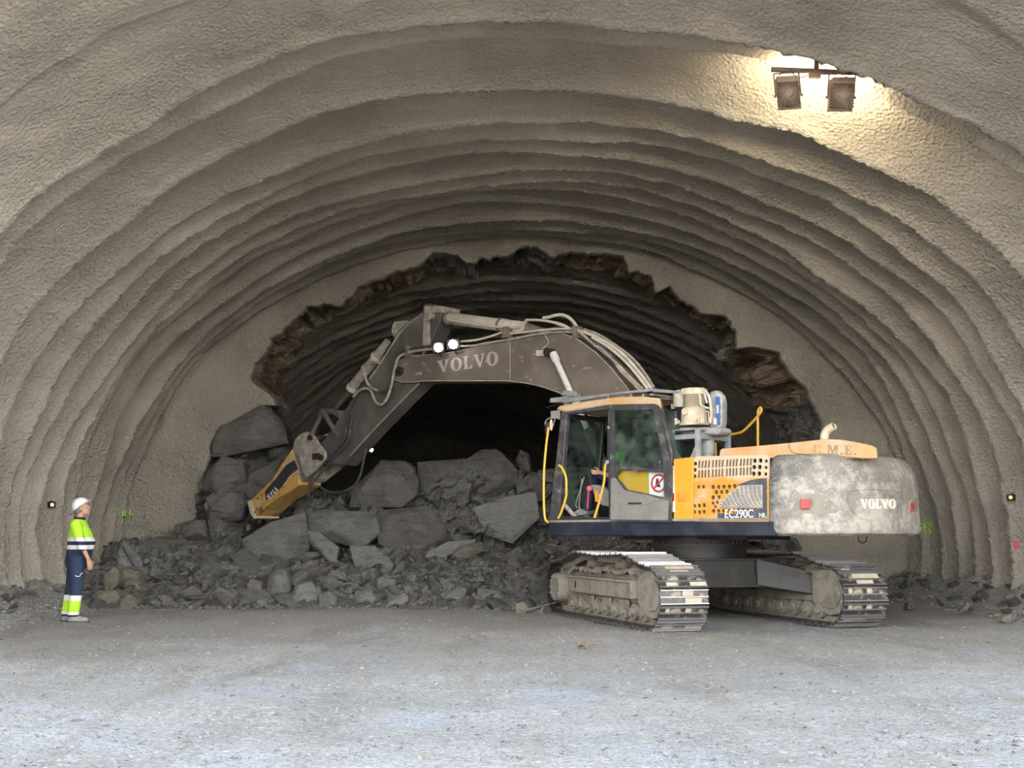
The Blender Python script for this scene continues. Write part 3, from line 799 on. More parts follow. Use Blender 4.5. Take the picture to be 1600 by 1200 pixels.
# ---- uncountable chips: one object for the pile, one for the floor
def chips(name, pts, mat, label):
    rr = random.Random(5); mb = MB()
    base = [(-1,-.8,-.5),(1,-.7,-.4),(.8,.9,-.5),(-.9,.8,-.4),(-.6,-.6,.5),(.7,-.5,.4),(.5,.6,.6),(-.7,.5,.45)]
    fs = [(0,3,2,1),(4,5,6,7),(0,1,5,4),(1,2,6,5),(2,3,7,6),(3,0,4,7)]
    for (p, sz) in pts:
        R = Matrix.Rotation(rr.uniform(0, 6.28), 3, 'Z') @ Matrix.Rotation(rr.uniform(-.8, .8), 3, 'X') @ Matrix.Rotation(rr.uniform(-.8, .8), 3, 'Y')
        sc = Vector((sz*rr.uniform(.7, 1.4), sz*rr.uniform(.6, 1.1), sz*rr.uniform(.4, .9)))
        mb.cur = rr.choice((0, 0, 0, 1, 1, 2))
        mb.add([R @ Vector((q[0]*sc.x, q[1]*sc.y, q[2]*sc.z))*rr.uniform(.85, 1.15)+Vector(p) for q in base], fs)
    o = mb.build(name, mat, smooth=False); o['kind'] = 'stuff'; tag(o, label, 'gravel'); return o
pts = []
for k in range(5200):
    X_ = rr.uniform(-8.0, 8.0); toe_ = float(bank_params(np.array([X_]))[0][0])
    Y_ = toe_-.25+rr.random()*3.6
    pts.append(((X_, Y_, topz(X_, Y_)+.01), rr.uniform(.02, .085)))
chips('rubble_chips', pts, ['rock_grey', 'rock_dark', 'rock_tan'], 'fine broken rock filling the gaps of the rubble pile')
pts = []
for k in range(5200):
    d_ = 7.+17.*rr.random()**1.3
    X_ = rr.uniform(-.46, .46)*d_; 
    pts.append(((X_, d_, float(floor_z(X_, d_))+.003), .005+.020*rr.random()**3+(.02 if rr.random() < .02 else 0)))
for k in range(1500):
    side = rr.choice((-1, 1)); Y_ = rr.uniform(14, 26); X_ = float(axis_x(Y_))+side*rr.uniform(7.3, 8.7)
    pts.append(((X_, Y_, float(floor_z(X_, Y_))+.01), rr.uniform(.015, .06)))
chips('floor_gravel', pts, ['rock_pale', 'rock_patch', 'rock_tan'], 'loose gravel chips scattered over the pale ground')
# ============================================================ EXCAVATOR
CX, CY = 2.88, 18.8
TH = radians(42)
EX = thing('excavator', 'large dusty yellow and grey crawler excavator with hydraulic breaker, reaching into the tunnel hole', 'excavator', (CX, CY, 0), pi-TH)
DV = Vector((-cos(TH), sin(TH), 0)); LV = Vector((-sin(TH), -cos(TH), 0)); CV = Vector((CX, CY, 0)); C3 = Vector((0, 0, CAMZ))
def U(px, py, w):
    """pixel ray cut with the vertical plane `w` metres left of the machine's centre line -> local point"""
    d = ray(px, py); t = (w-(C3-CV).dot(LV))/d.dot(LV); p = C3+d*t-CV
    return Vector((p.dot(DV), w, p.z))
def U2(px, py, w): q = U(px, py, w); return (q.x, q.z)
def Ua(px, py, a):
    """same for a cross plane at a metres forward"""
    d = ray(px, py); t = (a-(C3-CV).dot(DV))/d.dot(DV); p = C3+d*t-CV
    return Vector((a, p.dot(LV), p.z))
def part(mb, name, mat, parent=EX, bevel=0, **k): return mb.build(name, mat, parent, bevel, **k)

# ---- undercarriage, turned relative to the upper body
ut = atan2(-.957, .29)-(pi-TH)
UM = Matrix.Rotation(ut, 4, 'Z')
def track_path(n=400):
    p = []; R = .40; xc = 1.93; zc = .45
    bot = [(x, .05) for x in np.linspace(-xc, xc, 40)]
    e1 = [(xc+R*sin(a), zc-R*cos(a)) for a in np.linspace(0, pi*.93, 30)[1:]]
    top = [(1.60, .885), (1.25, .97), (.95, 1.005), (.5, .99), (0, .975), (-.5, .99), (-.95, 1.005), (-1.25, .97), (-1.60, .885)]
    e2 = [(-x, z) for x, z in e1][::-1]
    p = bot+e1+top+e2
    P = [Vector((a, 0, b)) for a, b in p]; P.append(P[0])
    L = [0]
    for i in range(1, len(P)): L.append(L[-1]+(P[i]-P[i-1]).length)
    q = np.linspace(0, L[-1], n+1)[:-1]
    xs = np.interp(q, L, [v.x for v in P]); zs = np.interp(q, L, [v.z for v in P])
    return np.array(xs), np.array(zs), L[-1]
TX, TZ, TL = track_path()
NSH = 50
def shoe_mesh(seed):
    mb = MB(); w = .345
    L = TL/NSH*.5
    mb.cur = 0; mb.box(-L*.93, L*.93, -w, w, -.012, .012)
    mb.cur = 1
    for x in (-L*.86, 0, L*.86):
        h = .034 if x == L*.86 or x == -L*.86 else .026
        mb.prism([(x-.010, .010), (x+.010, .010), (x+.006, h+.008), (x-.006, h+.008)], -w, w)
    rr_ = random.Random(seed); mb.cur = 2
    for k in range(rr_.randint(1, 4)):
        y = rr_.uniform(-w+.05, w-.1); l = rr_.uniform(.05, .28); x0 = rr_.choice((-L*.8, .012))
        mb.box(x0, x0+L*.66, y, min(w, y+l), .010, .010+rr_.uniform(.006, .018))
    me = None
    o = mb.build('track_shoe', ['shoe_steel', 'grouser_steel', 'cake'], None, 0, smooth=False); return o
shoes = [shoe_mesh(k) for k in range(6)]
def at_track(i):
    n = len(TX); j = i % n; k = (i+1) % n; h = (i-1) % n
    d = Vector((TX[k]-TX[h], 0, TZ[k]-TZ[h])).normalized()
    return Vector((TX[j], 0, TZ[j])), d
used_shoe = set()
for side, sx in (('near', -1), ('far', 1)):
    GY_ = -1.36 if side == 'near' else 1.36       # local y of the undercarriage frame
    SM_ = UM @ Matrix.Translation((0, GY_, 0))
    out = -1 if side == 'near' else 1             # outward direction in local y
    # chain
    for y in (-.11, .11):
        ch = MB(SM_)
        for k in range(0, 400, 4):
            p, d = at_track(k); nrm = Vector((-d.z, 0, d.x)); c = p+nrm*.055
            ch.obox(c+Vector((0, y, 0)), d, (0, 1, 0), nrm, .052, .022, .042)
        chain_ = part(ch, 'track_chain', 'muddy_frame')
        if y < 0: chain = chain_
    for k in range(NSH):
        p, d = at_track(int(k*400/NSH)); nrm = Vector((d.z, 0, -d.x))
        src = rr.randrange(6); o = shoes[src] if src not in used_shoe else shoes[src].copy()
        if src in used_shoe: COL.objects.link(o)
        used_shoe.add(src)
        M = Matrix(((d.x, 0, nrm.x, p.x), (0, 1, 0, 0), (d.z, 0, nrm.z, p.z), (0, 0, 0, 1)))
        o.parent = chain; o.matrix_local = SM_ @ M
    # side frame
    fr = MB(SM_)
    prof = [(-1.62, .36), (-1.62, .66), (-1.2, .74), (1.1, .74), (1.55, .66), (1.62, .56), (1.55, .34), (-1.45, .30)]
    fr.prism(prof, -.17, .17)
    fr.prism([(-1.35, .40), (-1.35, .64), (1.25, .64), (1.25, .40)], out*.17, out*.30)
    fr.prism([(-1.35, .62), (-1.35, .66), (1.25, .66), (1.25, .62)], out*.17, out*.33)
    sf = part(fr, 'track_frame', 'muddy_frame', bevel=.015)
    hb = MB(SM_); hb.prism([(x_*.035-1.02, .52+z_*.055) for x_, z_ in [(cos(a), sin(a)) for a in np.linspace(0, 2*pi, 14)[:-1]]], out*.296, out*.304)
    part(hb, 'inspection_hole', 'hole_dark', sf)
    for y0 in (out,):
        gb = MB(SM_)
        for xg in (-.62, .1, .78):
            gb.prism([(xg-.16, .24), (xg+.16, .24), (xg+.16, .38), (xg-.16, .38)], out*.19, out*.235)
        part(gb, 'roller_guard', 'muddy_frame', sf, .01)
    for xg in np.linspace(-1.45, 1.45, 9):
        r_ = MB(SM_); r_.cyl((xg, -.2, .22), (xg, .2, .22), .115); r_.cyl((xg, -.245, .22), (xg, -.17, .22), .06); r_.cyl((xg, .17, .22), (xg, .245, .22), .06)
        part(r_, 'track_roller', 'muddy_frame', sf)
    for xg in (-.55, .62):
        r_ = MB(SM_); r_.cyl((xg, -.17, .86), (xg, .17, .86), .085); r_.cyl((xg, out*.14, .86), (xg, out*.19, .86), .105); r_.cyl((xg, out*.19, .86), (xg, out*.26, .86), .06)
        r_.box(xg-.04, xg+.04, -.05, .05, .70, .82)
        part(r_, 'carrier_roller', 'rust_brown', sf)
    for xg, nm in ((1.93, 'idler_wheel'), (-1.93, 'drive_sprocket')):
        w_ = MB(SM_); w_.cyl((xg, -.10, .45), (xg, .10, .45), .345, seg=36); w_.cyl((xg, -.17, .45), (xg, .17, .45), .24, seg=30)
        if nm == 'drive_sprocket':
            w_.cyl((xg, out*.1, .45), (xg, out*.34, .45), .26, .22, seg=30)
            for k in range(12):
                a = 2*pi*k/12; w_.cyl((xg+.19*cos(a), out*.33, .45+.19*sin(a)), (xg+.19*cos(a), out*.36, .45+.19*sin(a)), .014, seg=6)
            for k in range(16):
                a = 2*pi*k/16; w_.obox((xg+.36*cos(a), 0, .45+.36*sin(a)), (cos(a), 0, sin(a)), (0,1,0), (-sin(a), 0, cos(a)), .035, .04, .035)
        part(w_, nm, 'muddy_frame', sf)
    # cheek plates beside the idler
    for yy in (-.22, .22):
        ck = MB(SM_); pr = [(1.35, .34), (1.35, .72), (1.62, .80), (1.90, .80), (2.10, .72), (2.20, .55), (2.19, .36), (2.05, .20), (1.80, .16), (1.55, .22)]
        ck.prism(pr, yy-.02, yy+.02)
        pr2 = [(1.5+.8*(x-1.5), .48+.72*(z-.48)) for x, z in pr]
        ck.prism([(1.86+(x-1.86)*.72, .48+(z-.48)*.70) for x, z in pr], yy+(.02 if yy > 0 else -.02), yy+(.045 if yy > 0 else -.045))
        part(ck, 'idler_guard', 'muddy_frame' if side == 'near' else 'muddy_frame', sf, .008)
    # dried mud lying on the frame
    gxm = np.linspace(-1.6, 1.7, 70); gym = np.linspace(-.28, .28, 14)
    MX, MY = np.meshgrid(gxm, gym, indexing='ij')
    MZ = .74+.10*(1-np.abs(MY)/.28)**.6*(1+.8*pn(MX*3, MY*4, GY_))+.05*fbm(MX*7, MY*7, GY_, 3)-.16*np.clip(np.abs(MX-.05)-1.2, 0, 1)
    vm = np.stack([MX, MY, MZ], -1).reshape(-1, 3)
    vm = np.array([tuple(SM_ @ Vector(p)) for p in vm])
    mo = gridmesh('dried_mud', vm, 70, 14, 'mud', flat=False, parent=sf)
# car body between the tracks
cb = MB(UM)
cb.prism([(-.85, .52), (-.75, .95), (.75, .95), (.85, .52)], -.62, .62)
part(cb, 'carbody', 'chassis_dark', bevel=.02)
for sx in (-1, 1):
    for sy in (-1, 1):
        lg = MB(UM)
        a0, a1 = .25*sx, .85*sx
        y0, y1 = .50*sy, 1.22*sy
        vs = [(a0, y0, .55), (a1, y0, .55), (a1, y0, .95), (a0, y0, .95), (a0+.25*sx, y1, .42), (1.30*sx, y1, .42), (1.25*sx, y1, .76), (a0+.25*sx, y1, .76)]
        lg.add(vs, [(0,1,2,3), (4,7,6,5), (0,4,5,1), (1,5,6,2), (2,6,7,3), (3,7,4,0)])
        part(lg, 'carbody_leg', 'chassis_dark', bevel=.015)
fp = MB(UM); fp.prism([(.74, .55), (.80, .55), (.80, .93), (.74, .93)], -.9, .9); fp.prism([(.70, .92), (.86, .92), (.86, .95), (.70, .95)], -1.15, 1.15); fp.prism([(.70, .53), (.88, .53), (.88, .56), (.70, .56)], -1.15, 1.15)
part(fp, 'carbody_front_plate', 'chassis_dark', bevel=.006)
sr = MB(); sr.cyl((0,0,.94), (0,0,1.12), .70, seg=48); sr.cyl((0,0,1.10), (0,0,1.16), .76, seg=48); sr.cyl((0,0,1.16), (0,0,1.27), .72, seg=48)
for k in range(48):
    a = 2*pi*k/48; sr.cyl((.73*cos(a), .73*sin(a), 1.155), (.73*cos(a), .73*sin(a), 1.19), .014, seg=6)
part(sr, 'slew_ring', 'chassis_dark')

# ---- upper frame
A_F = U(858, 838, 1.5).x; A_R = U(1201, 838, 1.5).x
ZB = 1.27; ZD = U(1000, 815, 1.5).z
sk = MB()
sk.prism([(A_F, ZB+.03), (A_F-.03, ZB), (A_R-.1, ZB), (A_R-.1, ZD), (A_F, ZD)], .42, 1.50)
sk.prism([(A_F-.45, ZB), (A_R-.1, ZB), (A_R-.1, ZD), (A_F-.45, ZD)], -1.50, -.42)
sk.prism([(A_F-.7, ZB), (A_R-.1, ZB), (A_R-.1, ZD-.02), (A_F-.7, ZD-.02)], -.42, .42)
skirt = part(sk, 'frame_skirt', 'navy_skirt', bevel=.02)
skirt['label'] = 'dark blue painted side skirt under cab and engine panels'
bp = MB(); bp.box(-1.2, 1.0, -.62, .62, 1.22, 1.28); part(bp, 'belly_plate', 'chassis_dark')
# sill strip, dusty
ss = MB(); ss.box(A_R, A_F-.02, 1.46, 1.515, ZD, ZD+.035); part(ss, 'sill', 'grey_guard', bevel=.005)

# ---- counterweight
def cwo(u, ins=0., back=3.30):
    """outline point for u in -1..1 (w = 1.5u)"""
    w = (1.5-ins)*u
    a = -2.30-(back-2.30-ins)*(1-abs(u)**2.5)**.62
    return a, w
us = np.concatenate([[-1]*1, -1+(1-np.cos(np.linspace(0, pi/2, 16)[1:]))*.6, np.linspace(-.38, .38, 12), 1-(1-np.cos(np.linspace(pi/2, 0, 16)[:-1]))*.6, [1]])
levels = [(ZB-.0, .10), (ZB+.035, .03), (ZB+.10, 0), (1.95, 0.01), (2.12, .035), (2.24, .085), (2.32, .15), (2.36, .26)]
cw = MB(); rows = []
for z, ins in levels:
    row = [(A_R+.0, 1.5-ins, z)]+[(cwo(u, ins)[0], cwo(u, ins)[1], z) for u in us[::-1]]+[(A_R, -1.5+ins, z)]
    rows.append(row)
n_ = len(rows[0]); vs = [p for r in rows for p in r]; fs = []
for i in range(len(rows)-1):
    for k in range(n_):
        l = (k+1) % n_; fs.append([i*n_+k, i*n_+l, (i+1)*n_+l, (i+1)*n_+k])
fs.append(list(range(n_))[::-1]); fs.append([(len(rows)-1)*n_+k for k in range(n_)])
cw.add(vs, fs)
CW = part(cw, 'counterweight', 'counterweight_paint', bevel=.02)
CW['label'] = 'grey counterweight heavily spattered with pale dried mud'
# mapping pixels onto the counterweight's outline
def proj(p):
    P = CV+DV*p[0]+LV*p[1]; v = Vector((P.x, P.y, p[2]-CAMZ)); z = v.y*CP+v.z*SP; y = -v.y*SP+v.z*CP
    return 800+F*v.x/z, 600-F*y/z
CWU = np.linspace(1, -1, 800); CWP = [proj((*cwo(u), 1.7))[0] for u in CWU]
imax = int(np.argmax(CWP))
def cw_at(px, py=780):
    u = float(np.interp(px, CWP[:imax+1], CWU[:imax+1])); a, w = cwo(u)
    a2, w2 = cwo(u-.004); t = Vector((a2-a, w2-w, 0)).normalized(); n = Vector((t.y, -t.x, 0))
    if n.x > 0: n = -n
    P = CV+DV*a+LV*w; d = ray(px, py); tt = sqrt(P.x**2+P.y**2)/sqrt(d.x**2+d.y**2)
    return Vector((a, w, CAMZ+d.z*tt)), t, n
def on_cw(pxpts, d0, d1, name, mat, parent=CW, bevel=0, ins=0.):
    mb = MB(); n = len(pxpts); f = []; b_ = []
    for px, py in pxpts:
        p, t, nn = cw_at(px, py); f.append(p+nn*(d1)); b_.append(p+nn*(d0))
    mb.add(f+b_, [list(range(n)), list(range(2*n-1, n-1, -1))]+[[i, i+n, (i+1) % n+n, (i+1) % n] for i in range(n)])
    return part(mb, name, mat, parent, bevel)

# serif letters, unit height
def ringpts(cx, cy, rx, ry, n=24): return [(cx+rx*cos(2*pi*k/n), cy+ry*sin(2*pi*k/n)) for k in range(n)]
GL = {
 'V': (.98, [[(0,1),(.44,1),(.44,.93),(.36,.91),(.57,.33),(.74,.90),(.64,.93),(.64,1),(.98,1),(.98,.93),(.89,.90),(.58,0),(.44,0),(.09,.91),(0,.93)]]),
 'L': (.74, [[(0,1),(.44,1),(.44,.93),(.33,.91),(.33,.10),(.50,.10),(.62,.18),(.66,.34),(.73,.34),(.72,0),(0,0),(0,.07),(.10,.09),(.10,.91),(0,.93)]]),
 'O': (.96, 'ring'),
 'E': (.76, [[(0,1),(.70,1),(.71,.70),(.64,.70),(.58,.86),(.50,.91),(.33,.91),(.33,.56),(.46,.56),(.50,.68),(.55,.68),(.55,.34),(.50,.34),(.46,.46),(.33,.46),(.33,.09),(.52,.09),(.62,.17),(.68,.33),(.75,.33),(.73,0),(0,0),(0,.07),(.10,.09),(.10,.91),(0,.93)]]),
 'M': (1.2, [[(0,1),(.36,1),(.60,.42),(.84,1),(1.2,1),(1.2,.93),(1.1,.91),(1.1,.09),(1.2,.07),(1.2,0),(.78,0),(.78,.07),(.88,.09),(.88,.72),(.60,.06),(.55,.06),(.26,.76),(.26,.09),(.36,.07),(.36,0),(0,0),(0,.07),(.10,.09),(.10,.91),(0,.93)]]),
 'C': (.86, [[(.84,.98),(.84,.64),(.77,.64),(.72,.82),(.62,.92),(.50,.94),(.38,.88),(.31,.72),(.29,.5),(.31,.28),(.38,.12),(.50,.06),(.64,.09),(.74,.22),(.78,.34),(.85,.32),(.80,.14),(.68,.02),(.48,-.02),(.26,.02),(.10,.16),(.02,.38),(.02,.62),(.10,.84),(.26,.98),(.46,1.02),(.62,1.0),(.72,.94),(.78,.98)]]),
 '.': (.30, [[(.05,0),(.27,0),(.27,.2),(.05,.2)]]),
}
def serif_word(word, place, d0, d1, name, mat, parent, gap=.10):
    """place(x,y,depth) maps letter units to a point"""
    mb = MB(); x = 0
    for c in word:
        if c == ' ': x += .3; continue
        wd, g = GL[c]
        if g == 'ring':
            n = 28; o_ = ringpts(x+.48, .5, .48, .53, n); i_ = ringpts(x+.48, .5, .20, .43, n)
            vs = [place(*p, d1) for p in o_]+[place(*p, d1) for p in i_]+[place(*p, d0) for p in o_]+[place(*p, d0) for p in i_]
            fs = []
            for k in range(n):
                l = (k+1) % n
                fs += [[k, l, n+l, n+k], [2*n+k, 3*n+k, 3*n+l, 2*n+l], [k, 2*n+k, 2*n+l, l], [n+k, n+l, 3*n+l, 3*n+k]]
            mb.add(vs, fs)
        else:
            for poly in g:
                n = len(poly); vs = [place(x+p[0], p[1], d1) for p in poly]+[place(x+p[0], p[1], d0) for p in poly]
                mb.add(vs, [list(range(n)), list(range(2*n-1, n-1, -1))]+[[i, i+n, (i+1) % n+n, (i+1) % n] for i in range(n)])
        x += wd+gap
    return mb.build(name, mat, parent, smooth=False)
def word_width(word, gap=.10): return sum((.3 if c == ' ' else GL[c][0]+gap) for c in word)-gap
ww = word_width('VOLVO')
def plc(x, y, d):
    px = 1344+(1399-1344)*x/ww; py = 795-y*15+(x/ww)*0
    p, t, n = cw_at(px, py); return p+n*d
serif_word('VOLVO', plc, -.01, .015, 'brand_lettering', 'cream_lettering', CW)['label'] = 'raised cream VOLVO letters on the counterweight'
# shallow recess panel round the lettering: thin raised rim
def rimpath(pts, nm, r=.008, mat='counterweight_paint'):
    mb = MB(); P = []
    for px, py in pts: p, t, n = cw_at(px, py); P.append(p+n*.004)
    mb.tube(P, r, 6); return part(mb, nm, mat, CW)
rimpath([(1325,770),(1332,766),(1370,764),(1402,767),(1408,774),(1409,805),(1404,809),(1370,812),(1345,811),(1332,800),(1325,784),(1325,770)], 'panel_rim')
on_cw([(1246,802),(1244,785),(1250,776),(1266,771),(1280,773),(1300,783),(1312,795),(1306,801),(1280,803)], -.02, .006, 'lamp_recess', 'muddy_frame', bevel=0)
on_cw([(1251,795),(1251,780),(1266,780),(1266,795)], -.01, .05, 'tail_lamp', 'red_lamp', bevel=.004)['label'] = 'square red tail lamp'
on_cw([(1420,800),(1421,786),(1426,776),(1431,779),(1432,800)], -.03, .012, 'lamp_recess', 'muddy_frame')
on_cw([(1421,797),(1422,786),(1424,786),(1423,797)], -.01, .04, 'tail_lamp', 'red_lamp')
hk = MB(); p0 = Vector((cwo(.35)[0]+.35, .5, ZB)); hk.tube(smoothpath([p0+Vector((0, .1, .02)), p0+Vector((0, .09, -.06)), p0+Vector((0, .0, -.09)), p0+Vector((0, -.12, -.07)), p0+Vector((0, -.16, .02))]), .008, 8)
part(hk, 'hanging_strap', 'rubber', CW)
lg = MB(); 
for (x, y) in ((1000, 0),): pass

# ---- deck, engine bay and side panels (left side w=1.5)
zt = U(1085, 715, 1.5).z
def P2(pts, w): return [U2(x, y, w) for x, y in pts]
aE0 = U(1050, 760, 1.5).x; aE1 = A_R+.02
eb = MB(); eb.box(aE1, aE0-.02, -1.46, 1.40, ZD, zt-.05)
part(eb, 'engine_bay', 'hole_dark')
dk = MB(); dk.box(aE1, aE0, -1.48, 1.47, zt-.06, zt-.02)
part(dk, 'deck_plate', 'yellow_dusty', bevel=.02)
rp = MB(); rp.box(aE1, aE0+.9, -1.50, -1.45, ZD, zt-.03); part(rp, 'side_panel', 'yellow_paint', bevel=.01)
# plain orange door panel
pd = MB(); pd.prism(P2([(1052,717),(1083,714),(1083,815),(1052,815)], 1.5), 1.44, 1.50)
PD = part(pd, 'side_door', 'orange_clean', bevel=.012)
lt = MB(); q = P2([(1060,770),(1073,770),(1073,783),(1060,783)], 1.5); lt.prism(q, 1.50, 1.512); part(lt, 'latch', 'yellow_paint', PD, .004)
wl = MB(); wl.prism(P2([(1047,728),(1053,728),(1055,800),(1050,800)], 1.5), 1.50, 1.505); part(wl, 'warning_label', 'sign_white', PD)
wl = MB(); wl.prism(P2([(1050,771),(1054,771),(1054,783),(1050,783)], 1.5), 1.505, 1.508); part(wl, 'label_mark', 'sign_red', PD)
# perforated engine panel: real cut-outs
ep = MB(); ep.prism(P2([(1084,715),(1088,713),(1198,711),(1201,713),(1201,815),(1084,815)], 1.5), 1.465, 1.50)
EP = ep.build('engine_panel', 'engine_panel_paint', EX)
ct = MB()
g3 = lambda x, y: (1080+x/10., 700+y/10.)
def slotq(x0, x1, y0, y1, sl=0.):
    q = [g3(x0+sl, y0), g3(x1+sl, y0), g3(x1-sl*.3, y1), g3(x0-sl*.3, y1)]
    ct.prism([U2(a, b, 1.5) for a, b in q], 1.43, 1.53)
def hole(x, y, r):
    cx_, cy_ = g3(x, y); c = U(cx_, cy_, 1.5); R_ = r/10./(F/17.4)*1.05
    ct.prism([(c.x+R_*cos(2*pi*k/14), c.z+R_*sin(2*pi*k/14)) for k in range(14)], 1.43, 1.53)
xs_ = [105,155,205,255,318,370,420,470,540,590,640,690,755,805,858,910]
for i, x in enumerate(xs_):
    y0 = 200-i*2.4; slotq(x, x+30, y0, y0+118-i*.5, 9); slotq(x-2, x+28, y0+150-i*1., y0+268-i*.8, 4)
for x, y, r in [(62,245,30),(57,340,30),(52,440,30),(990,200,34),(1080,197,34),(1170,205,26),(980,300,34),(1068,298,34),(1166,305,26),(972,402,34),(1060,400,34),(1162,408,26),
                (114,608,27),(190,608,27),(52,905,27),(125,903,30),(200,895,30),(52,1000,27),(128,1003,30),(200,996,30),
                (342,612,32),(427,610,32),(510,608,32),(594,606,32),(677,598,32),(390,693,32),(472,690,32),(555,682,32),(340,775,32),(432,770,30),(337,863,27),(402,850,25),(376,915,24),
                (345,985,30),(425,985,30),(505,985,30),(585,985,30),(662,985,30),(1003,980,30),(1080,980,30)]:
    hole(x, y, r)
cut(EP, ct)
# mesh insert with rows of short slots
ms_ = MB(); q = P2([g3(x, y) for x, y in [(440,940),(440,880),(480,830),(560,740),(680,650),(770,585),(1115,575),(1115,940)]], 1.5); ms_.prism(q, 1.498, 1.506)
MI = part(ms_, 'grille_insert', 'canister', EP)
sl_ = MB()
for j in range(15):
    y = 595+j*24
    xl = np.interp(y, [585, 650, 740, 830, 880, 940], [780, 690, 575, 495, 450, 450])
    x = xl+(j % 2)*30
    while x < 1095:
        x1 = min(x+48, 1108); sl_.prism([U2(*g3(a, b), 1.5) for a, b in [(x, y), (x1, y), (x1, y+9), (x, y+9)]], 1.504, 1.5075); x += 68
part(sl_, 'grille_slot', 'hole_dark', MI)['label'] = 'rows of short dark slots'
sw = MB()
sw.prism([U2(*g3(a, b), 1.5) for a, b in [(700,585),(780,555),(900,510),(1040,480),(1185,468),(1190,1100),(415,1105),(415,1020),(700,1025),(700,945),(1118,945),(1118,572),(700,588)]], 1.499, 1.503)
part(sw, 'dark_swoosh', 'swoosh_dark', EP)
def text_part(body, org, ux, uz, height, name, mat, parent, offset=.02, sx=1., depth=.004):
    cu = bpy.data.curves.new(name, 'FONT'); cu.body = body; cu.size = 1; cu.extrude = depth/height; cu.offset = offset
    t = bpy.data.objects.new('tmp_text', cu); COL.objects.link(t)
    dg = bpy.context.evaluated_depsgraph_get(); dg.update()
    me = bpy.data.meshes.new_from_object(t.evaluated_get(dg)); bpy.data.objects.remove(t); bpy.data.curves.remove(cu)
    ux = Vector(ux).normalized(); uz = Vector(uz).normalized(); un = ux.cross(uz)
    s = height/.7
    for v in me.vertices:
        c = v.co.copy(); v.co = Vector(org)+ux*c.x*s*sx+uz*c.y*s+un*c.z*s
    me.materials.clear(); me.materials.append(MATS[mat])
    for p in me.polygons: p.material_index = 0
    o = bpy.data.objects.new(name, me); COL.objects.link(o); o.parent = parent; me.name = name
    return o
o0 = U(*g3(520, 1090), 1.508); o1 = U(*g3(1020, 1085), 1.508)
hgt = U(*g3(520, 965), 1.5).z-o0.z
text_part('EC290C', o0, o1-o0, (0, 0, 1), hgt, 'model_lettering', 'white_lettering', EP, .012, abs(o1.x-o0.x)/(hgt/.7*3.72), .004)['label'] = 'white EC290C lettering'
o0 = U(*g3(1058, 1082), 1.508); o1 = U(*g3(1168, 1080), 1.508); h2_ = U(*g3(1058, 1015), 1.5).z-o0.z
text_part('NL', o0, o1-o0, (0, 0, 1), h2_, 'suffix_lettering', 'white_lettering', EP, .02, abs(o1.x-o0.x)/(h2_/.7*1.22), .004)['label'] = 'small white NL lettering'
lt = MB(); lt.prism([U2(*g3(a, b), 1.5) for a, b in [(85,685),(215,675),(215,785),(85,785)]], 1.498, 1.508); part(lt, 'latch', 'engine_panel_paint', EP, .004)
# internals glimpsed through the openings
it = MB(); it.box(aE1+.1, aE0-.15, 1.38, 1.42, ZD+.05, zt-.35); part(it, 'radiator_core', 'muddy_frame')

# hood with faded letters and the exhaust
hw0 = .95
hpts = P2([(1124,713),(1125,704),(1128,701),(1180,697),(1235,692),(1290,686),(1313,687),(1340,691),(1362,696),(1370,700),(1371,716),(1250,716)], hw0)
hd = MB(); hd.prism(hpts, hw0, -.35, f=lambda a, w, z: (a+((hw0-w)*.80 if a < -2.2 else 0), w, z))
HD = part(hd, 'engine_hood', 'yellow_dusty', bevel=.035)
ww = word_width('C.M.E.', .16)
def plh(x, y, d):
    f_ = x/ww; px = 1270+(1338-1270)*f_; py = 710-y*15+f_*1.0
    q = U(px, py, hw0); return Vector((q.x, hw0+d, q.z))
serif_word('C.M.E.', plh, .001, .006, 'owner_lettering', 'faded_lettering', HD, .16)['label'] = 'faded C.M.E. letters'
sm = MB(); a_ = [U(x, y, hw0+.002) for x, y in [(1232,694),(1236,705),(1245,709),(1290,711),(1346,716)]]; sm.tube(a_, .004, 6); part(sm, 'hood_seam', 'chassis_dark', HD)
ex = MB(); ew = .35
b0 = U(1288, 690, ew); pts = [b0+Vector((0, 0, -.1)), b0, b0+Vector((-.01, 0, .09)), b0+Vector((-.06, 0, .16)), b0+Vector((-.16, 0, .21))]
ex.tube(smoothpath(pts), .06, 16, cap=False); ex.tube([p for p in smoothpath(pts)][::-1], .052, 16, cap=False)
EXH = part(ex, 'exhaust_pipe', 'compressor_dust')
ei = MB(); ei.cyl(pts[-1]+Vector((.03, 0, -.012)), pts[-1]+Vector((.025, 0, -.010)), .052); part(ei, 'pipe_bore', 'hole_dark', EXH)

# yellow handrail on the far side
hr = MB(); w_ = -.9
hr.tube(smoothpath([U(1184,705,w_), U(1184,680,w_), U(1184,650,w_), U(1185,641,w_), U(1188,637,w_), U(1190,641,w_), U(1187,646,w_), U(1180,655,w_), U(1163,672,w_), U(1156,676,w_), U(1142,679,w_), U(1120,682,w_), U(1118,712,w_)], 5), .022, 10)
part(hr, 'grab_rail', 'yellow_rail')['label'] = 'bent yellow tube rail behind the compressor'

